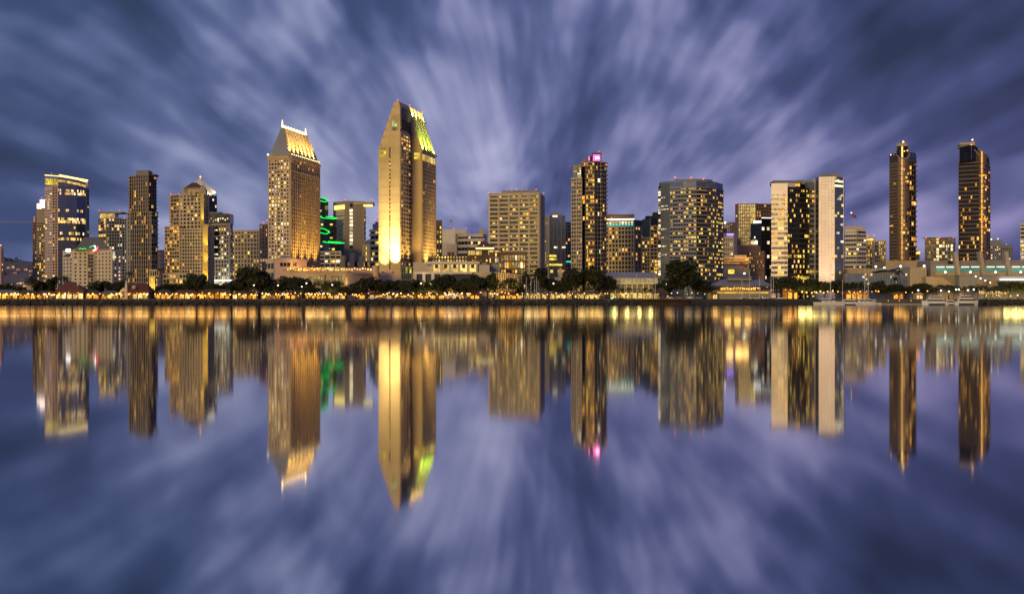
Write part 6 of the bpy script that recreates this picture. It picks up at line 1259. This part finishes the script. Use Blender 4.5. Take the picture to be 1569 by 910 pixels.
# ---------------- boats
def hull(par, c, L_, W_, fb, d, mat, nm='hull', sheer=.5):
    """lofted hull along +x (bow), c at the waterline amidships; d = +1/-1 bow direction"""
    V, Fc = [], []; n = 12
    for i in range(n+1):
        f = i/n; x = (-L_/2+L_*f); bw = W_/2*(1-max(0, (f-.45)/.55)**2.2)*(.82+.18*min(1, f/.2)); z = fb*(1+sheer*max(0, f-.4)**1.5)
        rake = .10*L_*max(0, f-.6)
        for s__ in (-1, 1): V += [(c[0]+d*(x+rake*.9), c[1]+s__*max(.02, bw), c[2]+z), (c[0]+d*(x+rake*.3), c[1]+s__*max(.02, bw)*.78, c[2]-.25)]
    for i in range(n):
        q = i*4; Fc += [(q, q+1, q+5, q+4), (q+2, q+6, q+7, q+3), (q, q+4, q+6, q+2), (q+1, q+3, q+7, q+5)]
    Fc += [(0, 2, 3, 1), (4*n, 4*n+1, 4*n+3, 4*n+2)]
    return part(par, nm, V, Fc, mat)
def sailboat(label, px, D, L_, top, d, group=None, fb=1.3, mat='hullw', mz=None, boom=True):
    q = P(px, D); r = thing('sailing_boat', label, 'boat', (q.x, D, 0), group); hull(r, (q.x-d*L_*.06, D, 0), L_, L_*.27, fb, d, mat)
    V, Fc = [], []; cw = L_*.16
    for x, h in ((-.30, .0), (-.28, .75), (.10, .85), (.22, .0)):
        for s__ in (-1, 1): V.append((q.x+d*x*L_, D+s__*cw*.5, fb+h))
    part(r, 'cabin', V, [(0, 2, 3, 1), (2, 4, 5, 3), (4, 6, 7, 5), (0, 6, 4, 2), (1, 3, 5, 7)], 'paint_gloss')
    for s__ in (-.15, .0): box(r, 'cabin_window', (q.x+d*s__*L_, D-cw*.5-.02, fb+.25), L_*.09, .1, .3, 'gl_black')
    zt_ = Z(top, D); tube(r, 'mast', [(q.x, D, fb), (q.x, D, zt_)], (.16, .11), 'paint_gloss', 6)
    for f in (.45, .72): tube(r, 'spreader', [(q.x-.9, D, fb+(zt_-fb)*f), (q.x+.9, D, fb+(zt_-fb)*f)], .05, 'steel')
    if boom: tube(r, 'boom', [(q.x, D, fb+1.6), (q.x-d*L_*.38, D, fb+1.5)], .12, 'steel', 6); tube(r, 'furled_sail', [(q.x-d*.3, D, fb+1.85), (q.x-d*L_*.36, D, fb+1.75)], (.28, .2), 'hullw', 6)
    for e_ in (d*L_*.44, -d*L_*.46): tube(r, 'stay', [(q.x, D, zt_-.3), (q.x+e_, D, fb+.4)], .03, 'steel')
    return r
def motor_yacht(label, px0, px1, D, d, fb=2.0, decks=2, stripe='navy', group=None):
    a0, a1 = P(px0, D), P(px1, D); L_ = a1.x-a0.x; cx_ = (a0.x+a1.x)/2; r = thing('motor_yacht', label, 'boat', (cx_, D, 0), group); W_ = L_*.30
    h_ = hull(r, (cx_-d*L_*.03, D, 0), L_*.94, W_, fb, d, 'paint_gloss', sheer=.9)
    box(h_, 'hull_shade_stripe', (cx_-d*L_*.05, D-W_/2-.0, fb*.05), L_*.62, .16, fb*.42, stripe)  # dark strip paints in the shadow and reflection on the lower hull
    z = fb; x0, x1 = -.36, .24
    for k in range(decks):
        hh = 1.9 if k == 0 else 1.5; w_ = W_*(.82-.16*k)
        V = []
        for x, zz in ((x0, 0), (x1+.10, 0), (x1, hh), (x0+.03, hh)):
            for s__ in (-1, 1): V.append((cx_+d*x*L_, D+s__*w_/2*(1 if zz == 0 else .9), z+zz))
        dk_ = part(r, 'deckhouse', V, [(0, 2, 3, 1), (2, 4, 5, 3), (4, 6, 7, 5), (6, 0, 1, 7), (0, 6, 4, 2), (1, 3, 5, 7)], 'paint_gloss')
        V = []
        for x, zz in ((x0+.03, .5), (x1+.07, .5), (x1+.03, 1.4), (x0+.05, 1.4)):
            for y in (-1, -.94): V.append((cx_+d*x*L_, D+y*(w_/2*1.02+.05), z+zz*hh/1.9))
        part(dk_, 'window_band', V, [(0, 2, 4, 6), (1, 7, 5, 3), (0, 1, 3, 2), (2, 3, 5, 4), (4, 5, 7, 6), (6, 7, 1, 0)], 'gl_black')
        box(r, 'overhang', (cx_+d*(x0+x1)/2*L_, D, z+hh), L_*(x1-x0)*1.08, w_*1.02, .16, 'paint_gloss')
        z += hh+.1; x0 += .05; x1 -= .12
    tube(r, 'radar_arch', [(cx_+d*(x0+.02)*L_, D-W_*.25, z), (cx_+d*(x0-.01)*L_, D-W_*.22, z+1.3), (cx_+d*(x0-.01)*L_, D+W_*.22, z+1.3), (cx_+d*(x0+.02)*L_, D+W_*.25, z)], .16, 'paint_gloss'); tube(r, 'antenna', [(cx_+d*(x0-.01)*L_, D, z+1.3), (cx_+d*(x0-.02)*L_, D, z+3.8)], .05, 'steel')
    tube(r, 'bow_rail', [(cx_+d*.2*L_, D-W_*.42, fb+1.3), (cx_+d*.36*L_, D-W_*.3, fb+1.6), (cx_+d*.47*L_, D, fb+1.9)], .05, 'steel')
    return r
sailboat('large white sailing boat with the tallest mast at the tip of the breakwater', 1272.5, 884, 19, 403, 1, fb=1.9)
sailboat('white sailing boat moored bow in behind the tallest masted one', 1291, 896, 13, 428, -1, fb=1.4)
motor_yacht('small white cabin cruiser between the two tall masts', 1287, 1314, 886, -1, 1.5, 1)
sailboat('sailing boat with furled jib and tall mast beside the floating dock', 1325, 886, 15, 405, 1, fb=1.7)
sailboat('white sailing boat with a dark hull stripe close beside the second tall mast', 1330.5, 898, 14, 410, -1, fb=1.5)
motor_yacht('white fishing cruiser nearest the end of the floating dock', 1312, 1341, 892, 1, 1.9, 1, 'navy')
motor_yacht('sleek white motor yacht with dark window bands at the end of the floating dock', 1411, 1452, 888, -1, 2.0, 2)
motor_yacht('white motor yacht with raked bow moored against the rocks', 1462, 1500, 888, 1, 2.2, 2)
motor_yacht('small dark hulled launch between the two motor yachts', 1447, 1466, 892, 1, 1.2, 1, 'blackm')
for px, top, d, lb in ((1137, 428, 1, 'moored sailing boat behind the breakwater before the harbour restaurant'), (1148.5, 416, -1, 'sailing boat with tall mast behind the breakwater before the harbour restaurant'), (1164, 424, 1, 'sailing boat at the breakwater just left of the orange covered one'), (1181.5, 418, -1, 'sailing boat with paired mast behind the breakwater'), (1185, 414, 1, 'sailing boat with orange sail cover behind the breakwater')):
    sailboat(lb, px, 902+R.uniform(0, 10), 11, top, d, fb=2.4)
for px0, px1, lb in ((1166, 1178, 'low white cabin boat behind the breakwater left of the paired masts'), (1190, 1203, 'low white cabin boat behind the breakwater right of the paired masts')): motor_yacht(lb, px0, px1, 906, 1, 2.6, 1)
